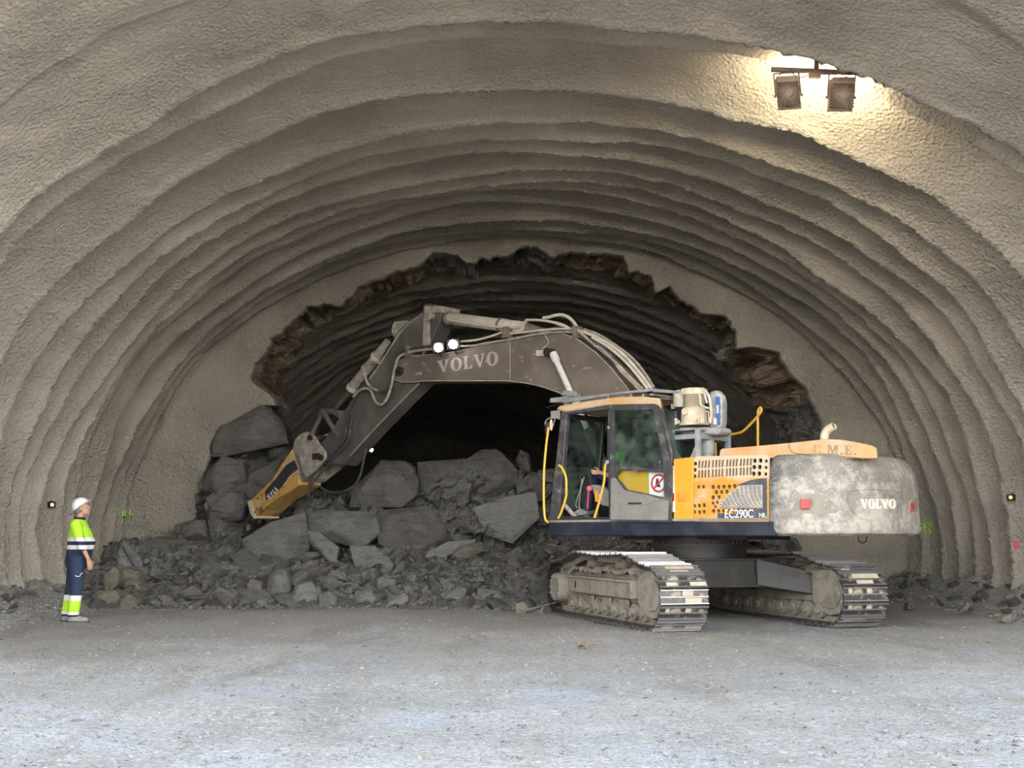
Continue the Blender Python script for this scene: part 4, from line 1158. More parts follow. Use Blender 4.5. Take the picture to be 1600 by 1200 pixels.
# ---- compressor on its stand
wS = .95; wN = 1.15; wF = .35
def bx_px(mb, x0, y0, x1, y1, w0, w1):
    a = U(x0, y0, w1); b_ = U(x1, y1, w1); mb.box(min(a.x, b_.x), max(a.x, b_.x), w0, w1, min(a.z, b_.z), max(a.z, b_.z))
st = MB()
aL = U(1051, 700, wN).x; aM = U(1091, 700, wN).x
zS0 = U(1060, 716, wN).z; zS1 = U(1060, 672, wN).z; zr = U(1060, 683, wN).z
aB = aL; bB = aM
lx, rx = aL, aM
for (a, w) in ((lx, wN), (rx, wN), (lx, wF), (rx, wF)):
    st.box(a-.035, a+.035, w-.035, w+.035, zS0, zS1)
for w in (wN, wF): st.box(rx, lx, w-.03, w+.03, zr-.04, zr+.03)
for a in (lx, rx): st.box(a-.03, a+.03, wF, wN, zr-.04, zr+.03)
for s_, a in ((1, rx), (-1, lx)):
    st.prism([(a, zS0), (a+s_*.14, zS0), (a, zS0+.26)], wN-.01, wN+.01)
st.box(rx-.02, lx+.02, wF-.02, wN+.02, zS1-.015, zS1+.01)
part(st, 'compressor_stand', 'galv_steel', bevel=.006)['label'] = 'welded grey angle-steel stand'
fl = MB(); c = U(1106, 712, .8); fl.cyl(c+Vector((0,0,-.1)), c+Vector((0,0,.24)), .10); fl.cyl(c+Vector((0,0,.02)), c+Vector((0,0,.05)), .11); part(fl, 'air_filter', 'galv_steel')
wC = .85
ck_z = U(1085, 664, wC).z; ctop = U(1085, 607, wC).z
cm = MB()
ac = U(1084, 640, wC).x
base_pts = [(1056,668),(1052,675),(1058,680),(1128,680),(1134,674),(1130,668)]
cm.prism([U2(x, y, wC) for x, y in base_pts], wC+.12, wC-.20)
CPb = part(cm, 'compressor_base', 'tank_grey', bevel=.03)
cr = MB()
def ring_stack(mb, cen, prof, seg=28, sq=.9):
    rows_ = []
    for z, r in prof:
        rows_.append([(cen[0]+r*cos(2*pi*k/seg), cen[1]+r*sin(2*pi*k/seg)*sq, z) for k in range(seg)])
    vs = [p for r in rows_ for p in r]; n = seg
    fs = [[i*n+k, i*n+(k+1) % n, (i+1)*n+(k+1) % n, (i+1)*n+k] for i in range(len(rows_)-1) for k in range(n)]
    fs += [list(range(n))[::-1], [(len(rows_)-1)*n+k for k in range(n)]]
    mb.add(vs, fs)
H_ = ctop-ck_z
prof = [(ck_z-.01, .23), (ck_z+.03, .23), (ck_z+.035, .20), (ck_z+.30*H_, .195), (ck_z+.46*H_, .17), (ck_z+.5*H_, .14)]
ring_stack(cr, (ac, wC), prof)
CRK = part(cr, 'compressor_crankcase', 'compressor_dust')
cy = MB(); prof = []
z0 = ck_z+.48*H_; z1 = ctop-.10
for k in range(9):
    z = z0+(z1-z0)*k/9; prof += [(z, .125), (z+.001, .165), (z+.011, .165), (z+.012, .125)]
ring_stack(cy, (ac, wC), prof); part(cy, 'finned_cylinder', 'compressor_dust', CRK)
hd_ = MB(); ring_stack(hd_, (ac, wC), [(ctop-.105, .19), (ctop-.10, .20), (ctop-.03, .20), (ctop-.005, .185), (ctop, .15)])
for k in range(12):
    a = 2*pi*k/12; hd_.obox((ac+.198*cos(a), wC+.178*sin(a), ctop-.055), (cos(a), sin(a), 0), (-sin(a), cos(a), 0), (0,0,1), .01, .008, .04)
part(hd_, 'cylinder_head', 'compressor_dust', CRK)
bs_ = MB(); c = U(1071, 643, wC+.18); bs_.cyl(c+Vector((0,-.02,0)), c+Vector((0,.03,0)), .05)
for dx in (-.17, .17): bs_.cyl((ac+dx, wC+.15, ck_z+.02), (ac+dx, wC+.15, ck_z+.07), .018, seg=6)
part(bs_, 'bearing_cap', 'compressor_dust', CRK)
pc = MB(); w_ = wC+.2
pc.tube(smoothpath([U(1092,614,w_), U(1094,622,w_), U(1095,632,w_), U(1100,636,w_), U(1108,638,w_)]), .018, 8)
pc.tube(smoothpath([U(1100,611,w_), U(1106,616,w_), U(1109,625,w_), U(1111,640,w_), U(1111,660,w_)]), .022, 8)
pc.tube(smoothpath([U(1099,662,w_), U(1099,646,w_), U(1101,643,w_), U(1106,643,w_), U(1107,646,w_), U(1107,660,w_)], 4), .010, 8)
pc.tube(smoothpath([U(1101,614,w_), U(1103,624,w_), U(1105,630,w_)]), .018, 8)
part(pc, 'air_pipe', 'hose_pale', CRK)
vl = MB(); w_ = wC+.21
for x, y, r in ((1096,656,.03),(1117,658,.03),(1110,656,.022),(1056,658,.025),(1092,657,.018)):
    c = U(x, y, w_); vl.cyl(c+Vector((0,0,-.05)), c+Vector((0,0,.04)), r, seg=10)
part(vl, 'valve', 'compressor_dust', CRK)
# tank / motor cover standing beside it
tk = MB(); tc_ = [(1108,668),(1108,612),(1118,609),(1126,611),(1132,618),(1134,628),(1134,660),(1131,670),(1126,674),(1112,672)]
tk.prism([U2(x if x < 1120 else x-6, y, .76) for x, y in tc_], .76, .60)
TK = part(tk, 'belt_guard', 'tank_grey', bevel=.03)
tb = MB(); tb.prism([U2(x-1, y, .76) for x, y in [(1119,620),(1126,620),(1126.5,664),(1120,664)]], .76, .766); part(tb, 'blue_label', 'blue_label', TK)
tb = MB(); tb.prism([U2(x-1, y, .76) for x, y in [(1121,633),(1124.5,633),(1124.5,646),(1121,646)]], .765, .77); part(tb, 'label_mark', 'sign_white', TK)
# separate canister on the left
cn = MB(); c = U(1060, 636, 1.05); cn.cyl(c, c+Vector((0,0,.20)), .075); cn.cyl(c+Vector((0,0,.20)), c+Vector((0,0,.25)), .05, .03); cn.cyl(c+Vector((.10,0,-.02)), c+Vector((.10,0,.05)), .03)
part(cn, 'oil_separator', 'canister')

# ============================================================ CAB
Wc = 1.5; Wi = .50
zC0 = ZD+.02
aC0 = U(866, 800, Wc).x; aC1 = U(1046, 800, Wc).x
CAB = MB(); 
# floor
CAB.box(aC1, A_F-.02, Wi, Wc-.02, ZD-.01, ZD+.05)
CB = part(CAB, 'cab', 'frame_black', bevel=.01)
CB['label'] = 'operator cab with its door folded open'
def pil(pts, w0, w1, name='pillar', mat='door_frame', bevel=.012):
    mb = MB(); mb.prism(P2(pts, max(w0, w1)), w0, w1); return part(mb, name, mat, CB, bevel)
# near side pillars
pil([(857,817),(873,817),(886,644),(877,642)], Wc-.09, Wc)                       # front
pil([(949,640),(957,640),(957,812),(951,812)], Wc-.08, Wc)                       # middle
pil([(877,645),(886,648),(950,640),(1026,640),(1024,631),(950,632)], Wc-.09, Wc, 'roof_rail')
pil([(1024,632),(1032,640),(1050,706),(1050,816),(1040,816),(1040,708)], Wc-.09, Wc)
pil([(858,816),(873,806),(949,808),(1048,810),(1050,818),(858,820)], Wc-.09, Wc-.0, 'door_sill', 'frame_black')
# near side rear panel below the window (yellow inside of the folded door shows it)
ysp = MB(); ysp.prism(P2([(957,734),(1040,736),(1040,812),(957,812)], Wc-.03), Wc-.07, Wc-.03); YP = part(ysp, 'cab_side_panel', 'yellow_body', CB)
sg = MB(); sg.prism(P2([(1014,736),(1037,739),(1037,777),(1015,775)], Wc-.028), Wc-.03, Wc-.022); SG = part(sg, 'warning_sign', 'sign_mint', CB)
sg_c = U(1029, 755, Wc-.02)
rg = MB(); n = 28
for k in range(n):
    a0_, a1_ = 2*pi*k/n, 2*pi*(k+1)/n
    rg.prism([(sg_c.x+r*cos(a), sg_c.z+r*sin(a)) for r, a in ((.135, a0_), (.105, a0_), (.105, a1_), (.135, a1_))], Wc-.023, Wc-.018)
rg.prism([(sg_c.x+.10, sg_c.z-.07), (sg_c.x+.08, sg_c.z-.09), (sg_c.x-.10, sg_c.z+.07), (sg_c.x-.08, sg_c.z+.09)], Wc-.021, Wc-.016)
rg.prism(P2([(1017,774),(1036,776),(1036,780),(1017,778)], Wc-.02), Wc-.023, Wc-.018)
part(rg, 'prohibition_ring', 'sign_red', CB)['label'] = 'red prohibition ring'
fg = MB(); fg.ell((sg_c.x+.02, Wc-.02, sg_c.z+.045), (.022, .006, .026)); fg.prism([(sg_c.x-.03, sg_c.z-.06), (sg_c.x+.05, sg_c.z-.05), (sg_c.x+.045, sg_c.z+.03), (sg_c.x-.01, sg_c.z+.02)], Wc-.023, Wc-.017)
part(fg, 'pictogram', 'sign_black', CB)
# folded door in front of it
dr = MB(); dr.prism(P2([(953,634),(960,632),(1022,631),(1028,634),(1042,706),(1049,730),(1048,816),(953,814)], Wc+.07), Wc+.03, Wc+.07)
DR = dr.build('door', 'door_frame', EX)
ctd = MB(); ctd.prism(P2([(959,641),(1020,640),(1034,706),(1036,733),(959,727)], Wc+.07), Wc-.0, Wc+.1)
ctd.prism(P2([(961,744),(970,733),(1037,739),(1038,778),(1018,773),(978,765)], Wc+.07), Wc-.0, Wc+.1)
cut(DR, ctd); DR['label'] = 'dark-framed cab door folded back flat against the cab side'
g_ = MB(); g_.prism(P2([(958,640),(1021,639),(1035,706),(1037,734),(958,728)], Wc+.05), Wc+.047, Wc+.053); part(g_, 'door_window', 'cab_glass', DR)
g_ = MB(); g_.prism(P2([(955,748),(961,746),(976,766),(1017,775),(1038,781),(1045,783),(1044,813),(954,812)], Wc+.075), Wc+.068, Wc+.085); TRM = part(g_, 'door_trim', 'door_trim', DR, .006)
g_ = MB(); g_.prism(P2([(981,785),(1003,785),(1002,788),(981,788)], Wc+.088), Wc+.084, Wc+.088); part(g_, 'door_pull', 'hole_dark', TRM)
g_ = MB(); g_.tube([U(x, y, Wc+.087) for x, y in [(957,757),(960,775),(966,786),(980,789),(1010,789),(1022,783),(1036,781)]], .006, 6); part(g_, 'trim_seam', 'console_grey', TRM)
g_ = MB(); g_.tube(smoothpath([U(x, y, Wc+.10) for x, y in [(1011,724),(1012,729),(1018,731),(1024,731),(1022,726),(1014,723)]]), .007, 8); g_.cyl(U(993,737,Wc+.06), U(993,737,Wc+.11), .02); g_.cyl(U(1031,722,Wc+.06), U(1031,722,Wc+.11), .02); part(g_, 'door_handle', 'frame_black', DR)
# roof
roof = MB()
roof_prof = [(868,640),(880,634),(960,621),(990,619),(1055,624),(1056,640),(1030,639),(1024,631),(950,631),(877,643),(869,642)]
rEnd = U(1015, 630, Wc).x
roof.prism(P2([(868,641),(872,634),(900,629),(964,620),(1000,619),(1031,622),(1033,640),(1026,640),(1024,634),(950,634),(884,644)], Wc), Wi-.02, Wc, f=lambda a, w, z: (a+((Wc-w)*.62 if a < rEnd else 0), w, z))
RF = part(roof, 'cab_roof', 'yellow_dusty', CB, .03)
rg_ = MB()
rg_.prism(P2([(880,631),(882,623),(1018,607),(1024,607),(1024,611),(962,617)], Wc-.05), Wc-.08, Wc-.02)
rg_.prism(P2([(858,629),(859,622),(884,619),(884,628)], Wc-.05), Wc-.14, Wc-.06)
rg_.prism(P2([(1022,607),(1060,611),(1060,615),(1022,613)], Wc-.05), Wc-.08, Wc-.02)
rg_.prism(P2([(880,630),(882,625),(1018,610),(1024,610),(1024,613)], Wc-.05), Wi+.03, Wi+.09)
for x in (884, 930, 975, 1018): 
    q = U(x, 615+(1018-x)*.11, Wc-.05); rg_.box(q.x-.03, q.x+.03, Wi+.03, Wc-.03, q.z-.03, q.z)
for x in (905, 950, 1005): q = U(x, 622, Wc-.05); rg_.box(q.x-.015, q.x+.015, Wc-.07, Wc-.04, q.z-.12, q.z+.06)
RG = part(rg_, 'roof_guard', 'grey_guard', bevel=.006); RG['label'] = 'grey steel guard bolted over the cab roof'
wt = MB(); c = U(882, 615, Wc-.15); wt.cyl(c, c+Vector((-.22, 0, -.03)), .05); part(wt, 'guard_tube', 'grey_guard', RG)
wp = MB(); wp.tube([U(853,637,Wc), U(882,629,Wc)], .006, 6); part(wp, 'antenna', 'frame_black', RG)
# far side with bars, front and rear frames
fs_ = MB(); zR = U(880, 644, Wc).z
aFt = U(880, 644, Wc).x; aRt = U(1026, 640, Wc).x
def frame_side(mb, w0, w1):
    mb.prism([(aC0+.06, zC0), (aC0-.04, zC0), (aFt-.05, zR), (aFt+.03, zR)], w0, w1)
    mb.prism([(aC1, zC0), (aC1+.08, zC0), (aRt+.08, zR), (aRt, zR)], w0, w1)
    mb.box(aC1, aC0, w0, w1, zC0, zC0+.55)
    mb.box(aRt, aFt, w0, w1, zR-.08, zR)
frame_side(fs_, Wi-.02, Wi+.04)
fs_.box(aC0-.75, aC0-.69, Wi-.02, Wi+.04, zC0, zR)
part(fs_, 'far_side_frame', 'frame_black', CB, .01)
fgd = MB()
for k in range(13):
    a = aRt+.15+(aFt-aRt-.2)*k/12.; fgd.box(a-.035, a+.035, Wi-.10, Wi-.085, zC0+.25, zR-.05)
for z in (zC0+.5, zC0+1.1, zR-.1): fgd.box(aRt+.1, aFt-.02, Wi-.085, Wi-.07, z-.012, z+.012)
part(fgd, 'window_guard', 'green_guard', CB)['label'] = 'dark green slatted guard outside the far window'
ff = MB()
ff.box(aC0-.02, aC0+.04, Wi, Wc-.05, zC0, zC0+.18); ff.box(aFt-.06, aFt, Wi, Wc-.05, zR-.1, zR-.02)
part(ff, 'front_frame', 'frame_black', CB, .008)
fw = MB(); fw.add([(aC0+.0, Wi+.02, zC0+.18), (aC0, Wc-.09, zC0+.18), (aFt-.02, Wc-.09, zR-.1), (aFt-.02, Wi+.02, zR-.1)], [(0,1,2,3)]); part(fw, 'windscreen', 'cab_glass', CB)
rw = MB(); rw.box(aC1-.02, aC1+.04, Wi, Wc-.05, zC0, zC0+.8); part(rw, 'rear_panel', 'frame_black', CB, .01)
rw = MB(); rw.add([(aC1+.01, Wi+.04, zC0+.8), (aC1+.01, Wc-.09, zC0+.8), (aRt+.03, Wc-.09, zR-.05), (aRt+.03, Wi+.04, zR-.05)], [(0,1,2,3)]); part(rw, 'rear_window', 'cab_glass', CB)
# cover behind the cab
cvb = MB(); cvb.prism(P2([(1026,642),(1056,641),(1056,716),(1046,716),(1044,700)], 1.05), .45, 1.05); part(cvb, 'rear_cowl', 'dark_grey_paint', bevel=.02)
# mirror
mi = MB(); mw = Wc+.05
mi.tube(smoothpath([U(874,655,mw), U(868,652,mw), U(857,654,mw), U(852,660,mw), U(853,668,mw)], 4), .010, 8); mi.tube([U(868,652,mw), U(862,672,mw)], .010, 8)
mi.obox(U(868,648,mw), (1,0,0), (0,1,0), (0,0,1), .07, .03, .06)
MI2 = part(mi, 'mirror_bracket', 'grey_guard', CB)
mi = MB(); c = U(855, 671, mw+.02); mi.ell(c, (.045, .03, .125)); part(mi, 'mirror', 'frame_black', MI2)
mi = MB(); c = U(861, 664, mw+.02); mi.ell(c, (.03, .025, .09)); part(mi, 'mirror_housing', 'compressor_dust', MI2)
# yellow grab rails
def rail(pts, w, r=.019, nm='grab_rail'):
    mb = MB(); mb.tube(smoothpath([U(x, y, w) for x, y in pts], 5), r, 10); return part(mb, nm, 'yellow_rail', CB)
rail([(857,668),(853,700),(850,740),(850,790),(852,811),(857,816)], Wc+.10)['label'] = 'long yellow grab rail in front of the cab'
rail([(873,727),(878,731),(884,745),(885,765),(884,778),(877,800),(872,810)], Wc+.03)
rail([(947,724),(945,732),(944,752),(938,778),(929,809)], Wc+.03)
lk = MB(); lk.cyl(U(949,722,Wc), U(949,722,Wc+.07), .03); lk.cyl(U(951,668,Wc), U(951,668,Wc+.04), .02); lk.cyl(U(874,767,Wc), U(874,767,Wc+.03), .015); part(lk, 'door_catch', 'grey_guard', CB)
# seat, console, levers
se = MB(); s0 = U(962, 770, 1.0)
sa = U(966, 712, 1.10).x
se.box(sa-.28, sa+.26, .78, 1.22, zC0+.38, zC0+.52)
se.prism([(sa-.24, zC0+.5), (sa-.36, zC0+1.15), (sa-.24, zC0+1.17), (sa-.10, zC0+.5)], .80, 1.20)
se.prism([(sa-.36, zC0+1.17), (sa-.38, zC0+1.38), (sa-.29, zC0+1.38), (sa-.27, zC0+1.17)], .90, 1.10)
se.box(sa-.18, sa+.18, .85, 1.15, zC0+.03, zC0+.38)
part(se, 'seat', 'seat_fabric', CB, .03)
cs = MB(); cs.prism(P2([(926,768),(922,757),(935,758),(950,766),(951,792),(940,790),(930,783)], 1.36), 1.24, 1.36); CS = part(cs, 'left_console', 'console_grey', CB, .02)
cs = MB(); cs.prism(P2([(929,767),(934,767),(935,784),(930,784)], 1.365), 1.36, 1.366); part(cs, 'warning_label', 'orange_clean', CS)
cs = MB(); cs.prism(P2([(936,772),(940,772),(940,781),(936,781)], 1.365), 1.36, 1.366); part(cs, 'white_label', 'sign_white', CS)
cs = MB(); cs.tube([U(921,759,1.38), U(920,766,1.38), U(918,795,1.38)], .016, 8); cs.cyl(U(921,763,1.36), U(921,763,1.41), .04); part(cs, 'safety_lever', 'red_lever', CS)
cs = MB(); cs.tube([U(926,765,1.3), U(922,745,1.3), U(921,738,1.3)], [.02, .018, .028], 8); part(cs, 'joystick', 'rubber', CS)
for k, (x0, y0, x1, y1) in enumerate([(900,788,913,745),(905,790,909,748)]):
    tv = MB(); tv.tube(smoothpath([U(x0+2,y0+6,1.1), U(x0,y0,1.1), U((x0+x1)/2,(y0+y1)/2,1.1), U(x1,y1,1.1)]), .012, 8); part(tv, 'travel_lever', 'grey_guard', CB)
pe = MB(); pe.prism(P2([(896,800),(905,795),(918,800),(916,804),(900,806)], 1.25), 1.0, 1.25); part(pe, 'pedal', 'grey_guard', CB, .006)
hs_ = MB(); hs_.tube(smoothpath([U(883,790,1.35), U(890,798,1.35), U(900,808,1.35)]), .035, 10); part(hs_, 'floor_duct', 'hose', CB)
mn = MB(); c = U(884, 698, 1.3); mn.box(c.x-.04, c.x+.02, 1.2, 1.36, c.z-.08, c.z+.10); mn.tube([c, U(880,720,1.3)], .01, 6); part(mn, 'monitor', 'rubber', CB, .01)

# ============================================================ BOOM, STICK, BREAKER
wb = .27
btop = [(612,583),(614,573),(621,563),(633,558),(650,556),(690,553),(715,549),(754,540),(798,529),(828,523),(856,518),(876,520),(902,530),(930,550),(957,577),(979,605),(1005,650),(1040,715),(1060,745)]
bbot = [(1048,775),(1020,765),(985,720),(940,668),(900,630),(875,614),(847,604),(820,598),(792,595),(730,595),(669,595),(645,597),(628,597),(617,593)]
def interp_poly(P, n=4): return P
bm_ = MB(); bm_.prism(P2(btop+bbot, wb), -wb, wb)
BO = part(bm_, 'boom', 'boom_paint', bevel=.02); BO['label'] = 'grey-brown dusty boom'
ww = word_width('VOLVO')
def plb(x, y, d):
    f_ = x/ww; px = 684+(779-684)*f_; py = 583-f_*13-y*(19+2.5*f_)
    px -= y*1.0
    q = U(px, py, wb); return Vector((q.x, wb+d, q.z))
serif_word('VOLVO', plb, .0, .004, 'brand_lettering', 'boom_lettering', BO)['label'] = 'faded pale VOLVO letters on the boom side'
sm = MB(); sm.tube([U(797,530,wb), U(797,595,wb)], .007, 6); part(sm, 'weld_seam', 'hose', BO)
# edge flanges
fl = MB(); fl.tube([U(x, y, wb) for x, y in btop[3:-1]], .012, 6); fl.tube([U(x, y, wb) for x, y in bbot[3:]], .012, 6); part(fl, 'edge_bead', 'hose', BO)
pn_ = MB()
c = U(626, 580, wb); pn_.cyl((c.x, -wb-.07, c.z), (c.x, wb+.07, c.z), .085); pn_.cyl((c.x, wb+.07, c.z), (c.x, wb+.10, c.z), .05, seg=6)
part(pn_, 'stick_pivot_pin', 'frame_black', BO)
pn_ = MB(); c = U(864, 552, wb); pn_.cyl((c.x, -wb-.14, c.z), (c.x, wb+.17, c.z), .075); pn_.cyl((c.x, wb+.17, c.z), (c.x, wb+.19, c.z), .045, seg=8)
part(pn_, 'boom_cylinder_pin', 'frame_black', BO)
bt = MB(); bt.obox(U(654,584,wb+.01), (1,0,0), (0,1,0), (0,0,1), .07, .02, .03); part(bt, 'lifting_lug', 'hose', BO, .01)
jb = MB(); c = U(846, 552, wb+.02); jb.obox(c, (1,0,.1), (0,1,0), (0,0,1), .10, .03, .05); jb.cyl(c+Vector((.08,0,0)), c+Vector((.22,0,0)), .008, seg=6); jb.tube(smoothpath([U(848,545,wb+.03), U(857,535,wb+.03), U(852,524,wb+.03), U(855,518,wb+.02)]), .006, 6)
part(jb, 'junction_fitting', 'hose_pale', BO)
# boom cylinders
for w in (wb+.09, -wb-.09):
    c0 = U(864, 552, wb+.09); c1 = U(897, 625, wb+.09); d = (Vector((c1.x, 0, c1.z))-Vector((c0.x, 0, c0.z))).normalized()
    P0 = Vector((c0.x, w, c0.z)); L_ = 3.1
    foot = P0+d*((c0.z-1.35)/-d.z)
    mb = MB(); mb.tube([P0, P0+d*.16, P0+d*.17, P0+d*(foot-P0).length*.45], [.07, .07, .052, .052], 14); part(mb, 'boom_cylinder_rod', 'rod_white')
    mb = MB(); mb.tube([P0+d*(foot-P0).length*.45, foot], .095, 16); part(mb, 'boom_cylinder', 'boom_paint')
# arm cylinder on top
ca = MB(); wA = .10
a0_ = U(700, 497, wA); a1_ = U(822, 513, wA); a2_ = U(880, 530, wA)
ca.tube([a0_, a0_+(a1_-a0_)*.02, a1_, a1_+(a1_-a0_)*.02], [.09, .115, .115, .09], 18)
AC = part(ca, 'arm_cylinder', 'hose_pale'); AC['label'] = 'long pale dusty arm cylinder above the boom'
cg = MB(); cg.tube([a1_+(a1_-a0_)*.02, a2_], [.10, .08], 14); part(cg, 'cylinder_end', 'rust_brown', AC)
for f0_ in (0, .68): cg = MB(); cg.tube([a0_+(a1_-a0_)*f0_, a0_+(a1_-a0_)*(f0_+.03)], [.13, .13], 18); part(cg, 'cylinder_band', 'rust_brown', AC)
cg = MB(); cg.tube([a0_, U(684, 491, wA)], .05, 12); part(cg, 'arm_cylinder_rod', 'frame_black', AC)
cg = MB(); cg.prism(P2([(862,520),(858,512),(880,508),(902,522),(904,532),(880,522)], .12), -.12, .12); part(cg, 'cylinder_bracket', 'boom_paint', BO, .01)
cg = MB(); cg.tube(smoothpath([U(x, y, wA+.14) for x, y in [(700,500),(760,509),(806,512),(816,508),(822,501),(835,500),(860,503),(880,510)]]), .018, 8); part(cg, 'cylinder_pipe', 'hose_pale', AC)

# stick
ws_ = .19
stick = [(661,490),(661,477),(668,474),(687,477),(690,487),(689,499),(684,509),(672,537),(668,548),(655,560),(652,580),(655,599),(636,618),(592,663),(547,712),(536,727),(521,725),(503,722),(497,706),(500,692),(512,680),(535,645),(560,608),(576,588),(590,570),(606,548),(625,518),(640,503)]
sk_ = MB(); sk_.prism(P2(stick, ws_), -ws_, ws_)
ST = part(sk_, 'stick', 'stick_paint', bevel=.015); ST['label'] = 'dark dusty stick hanging down from the boom tip'
fl = MB(); fl.prism(P2([(662,491),(669,489),(671,540),(660,556)], ws_+.04), ws_, ws_+.05); fl.prism(P2([(662,478),(690,478),(689,488),(662,490)], ws_+.06), -ws_-.06, ws_+.06); part(fl, 'tail_bracket', 'hose', ST, .008)
fl = MB(); fl.tube([U(x, y, ws_+.01) for x, y in [(661,490),(640,504),(624,521),(604,552),(589,577),(578,592)]], .016, 6); fl.tube([U(x, y, ws_+.01) for x, y in [(655,599),(636,618),(592,663),(547,712)]], .014, 6); part(fl, 'edge_bead', 'hose', ST)
c = U(676, 494, ws_); pn_ = MB(); pn_.cyl((c.x, -ws_-.1, c.z), (c.x, ws_+.13, c.z), .07); pn_.cyl((c.x, ws_+.10, c.z), (c.x, ws_+.12, c.z), .10); part(pn_, 'arm_cylinder_pin', 'hose', ST)
# bucket cylinder
wk = .0
k0 = U(620, 513, wk); k1 = U(568, 592, wk+.0); k2 = U(520, 648, wk)
bc = MB(); bc.tube([U(606,533,.1), U(590,556,.1), U(552,604,.1)], [.07, .105, .105], 14)
BC = part(bc, 'bucket_cylinder', 'hose'); 
for q_ in ((552,604,549,609),(590,556,587,560)): bc = MB(); bc.tube([U(q_[0],q_[1],.1), U(q_[2],q_[3],.1)], .125, 14); part(bc, 'cylinder_band', 'hose_pale', BC)
bc = MB(); bc.tube([U(551,606,.1), U(521,643,.1)], .045, 12); part(bc, 'bucket_cylinder_rod', 'stick_paint', BC)
bc = MB(); bc.prism(P2([(612,510),(616,502),(634,501),(632,506),(618,520),(616,528),(612,522)], .16), -.16, .16); part(bc, 'cylinder_bracket', 'hose', ST, .01)
# linkage
lkg = MB()
for w in (-.24, .24):
    lkg.tube([U(505,643,w), U(516,662,w), U(529,681,w)], [.07, .05, .07], 10)
    lkg.tube([U(505,643,w), U(494,664,w), U(486,684,w)], [.07, .045, .07], 10)
for x, y in ((505,643),(529,645),(529,681)):
    c = U(x, y, .24); lkg.cyl((c.x, -.30, c.z), (c.x, .30, c.z), .055)
lkg.tube([U(505,643,.18), U(522,643,.18), U(534,650,.18)], .07, 10)
part(lkg, 'bucket_linkage', 'stick_paint')
# breaker bracket
wk_ = .30
bb = MB()
for w0, w1 in ((wk_-.05, wk_), (-wk_, -wk_+.05)):
    bb.prism(P2([(457,700),(461,686),(470,677),(481,674),(492,683),(499,695),(508,706),(509,718),(497,732),(472,752),(466,742)], wk_), w0, w1)
bb.prism(P2([(457,700),(463,697),(478,746),(472,752)], wk_), -wk_, wk_)
BR = part(bb, 'breaker_bracket', 'hose', bevel=.012); BR['label'] = 'grey mounting bracket on top of the breaker'
pb = MB()
for x, y in ((486,684),(503,715)):
    c = U(x, y, wk_); pb.cyl((c.x, -wk_-.04, c.z), (c.x, wk_+.05, c.z), .06)
pb.obox(U(494,713,wk_+.03), (1,0,0), (0,1,0), (0,0,1), .09, .03, .06)
part(pb, 'bracket_pin', 'frame_black', BR)
bk = MB()
wq = .30
side = [(457,700),(467,743),(468,757),(454,767),(428,781),(399,808),(391,782),(408,765),(426,747),(441,723)]
bk.prism(P2(side, wq), -wq*.9, wq)
BK = part(bk, 'breaker', 'breaker_yellow', bevel=.02); BK['label'] = 'scuffed yellow hydraulic breaker with a dark side stripe'
sp_ = MB(); sp_.prism(P2([(416,782),(414,768),(432,747),(447,727),(460,719),(466,733),(452,744),(440,761),(428,773)], wq), wq-.0, wq+.006); SPS = part(sp_, 'side_stripe', 'dark_grey_paint', BK)
# worn sticker glyph strokes (unreadable in the photo)
gk = MB()
for x0, y0, x1, y1 in [(417,774,421,780),(419,772,424,779),(422,770,427,776),(424,768,425,772),(426,765,429,772),(429,761,433,768),(431,763,434,766),(429,768,432,772),(417,776,422,776)]:
    gk.tube([U(x0, y0, wq+.008), U(x1, y1, wq+.008)], .010, 5)
part(gk, 'worn_marking', 'white_lettering', SPS)
bo_ = MB()
for x, y in ((399,800),(408,795),(403,779)):
    c = U(x, y, wq); bo_.cyl(c, c+Vector((0, .012, 0)), .022, seg=8)
part(bo_, 'bolt_hole', 'hole_dark', BK)
ef = MB(); ef.prism(P2([(386,783),(391,781),(400,809),(397,811),(391,803)], wq+.02), -wq*.9-.02, wq+.02); part(ef, 'end_flange', 'compressor_dust', BK, .006)
ti = MB(); t0 = U(398, 808, .05); t1 = U(386, 836, .05)
ti.tube([t0+(t0-t1)*.3, t0, t0+(t1-t0)*.9, t1], [.11, .10, .09, .05], 14)
part(ti, 'chisel', 'shoe_steel', BK)
for x, y, w in ((396,811,.20),(404,813,.05),(420,811,-.12)):
    nt_ = MB(); nt_.ell(U(x, y, w), (.085, .08, .085), nu=8, nv=6)
    part(nt_, 'retainer_lug', 'chassis_dark', BK)

# hoses
def hose(pts, w, r, mat='hose', nm='hydraulic_hose', parent=None, n=5):
    P = [U(p[0], p[1], w if len(p) < 3 else p[2]) for p in pts]
    mb = MB(); mb.tube(smoothpath(P, n), r, 8); return part(mb, nm, mat, parent or BO)
hose([(1018,608),(1000,583),(980,560),(957,541),(930,526),(904,516)], .22, .028, 'hose_pale')
hose([(1012,608),(993,583),(974,562),(950,542),(925,527)], .27, .026, 'hose_pale')
hose([(1022,606),(1005,580),(988,560),(962,540),(935,523),(912,515)], .10, .026, 'hose')
hose([(1004,608),(985,590),(966,570),(945,552),(915,527),(903,515)], .31, .024, 'hose')
hose([(996,610),(975,585),(962,565),(945,545),(920,530)], .30, .018, 'hose_dark')
hose([(1000,610),(988,598),(970,580),(958,563),(940,545),(928,540)], .33, .02, 'hose')
hose([(903,513),(895,502),(885,494),(872,492),(860,495),(849,497)], .20, .03, 'hose_pale')
hose([(891,514),(880,508),(866,504),(849,501),(836,500),(822,500)], .22, .024, 'hose_pale')
hose([(905,515),(880,514),(855,515),(830,518),(800,521),(792,523),(785,527)], .24, .022, 'hose_pale')
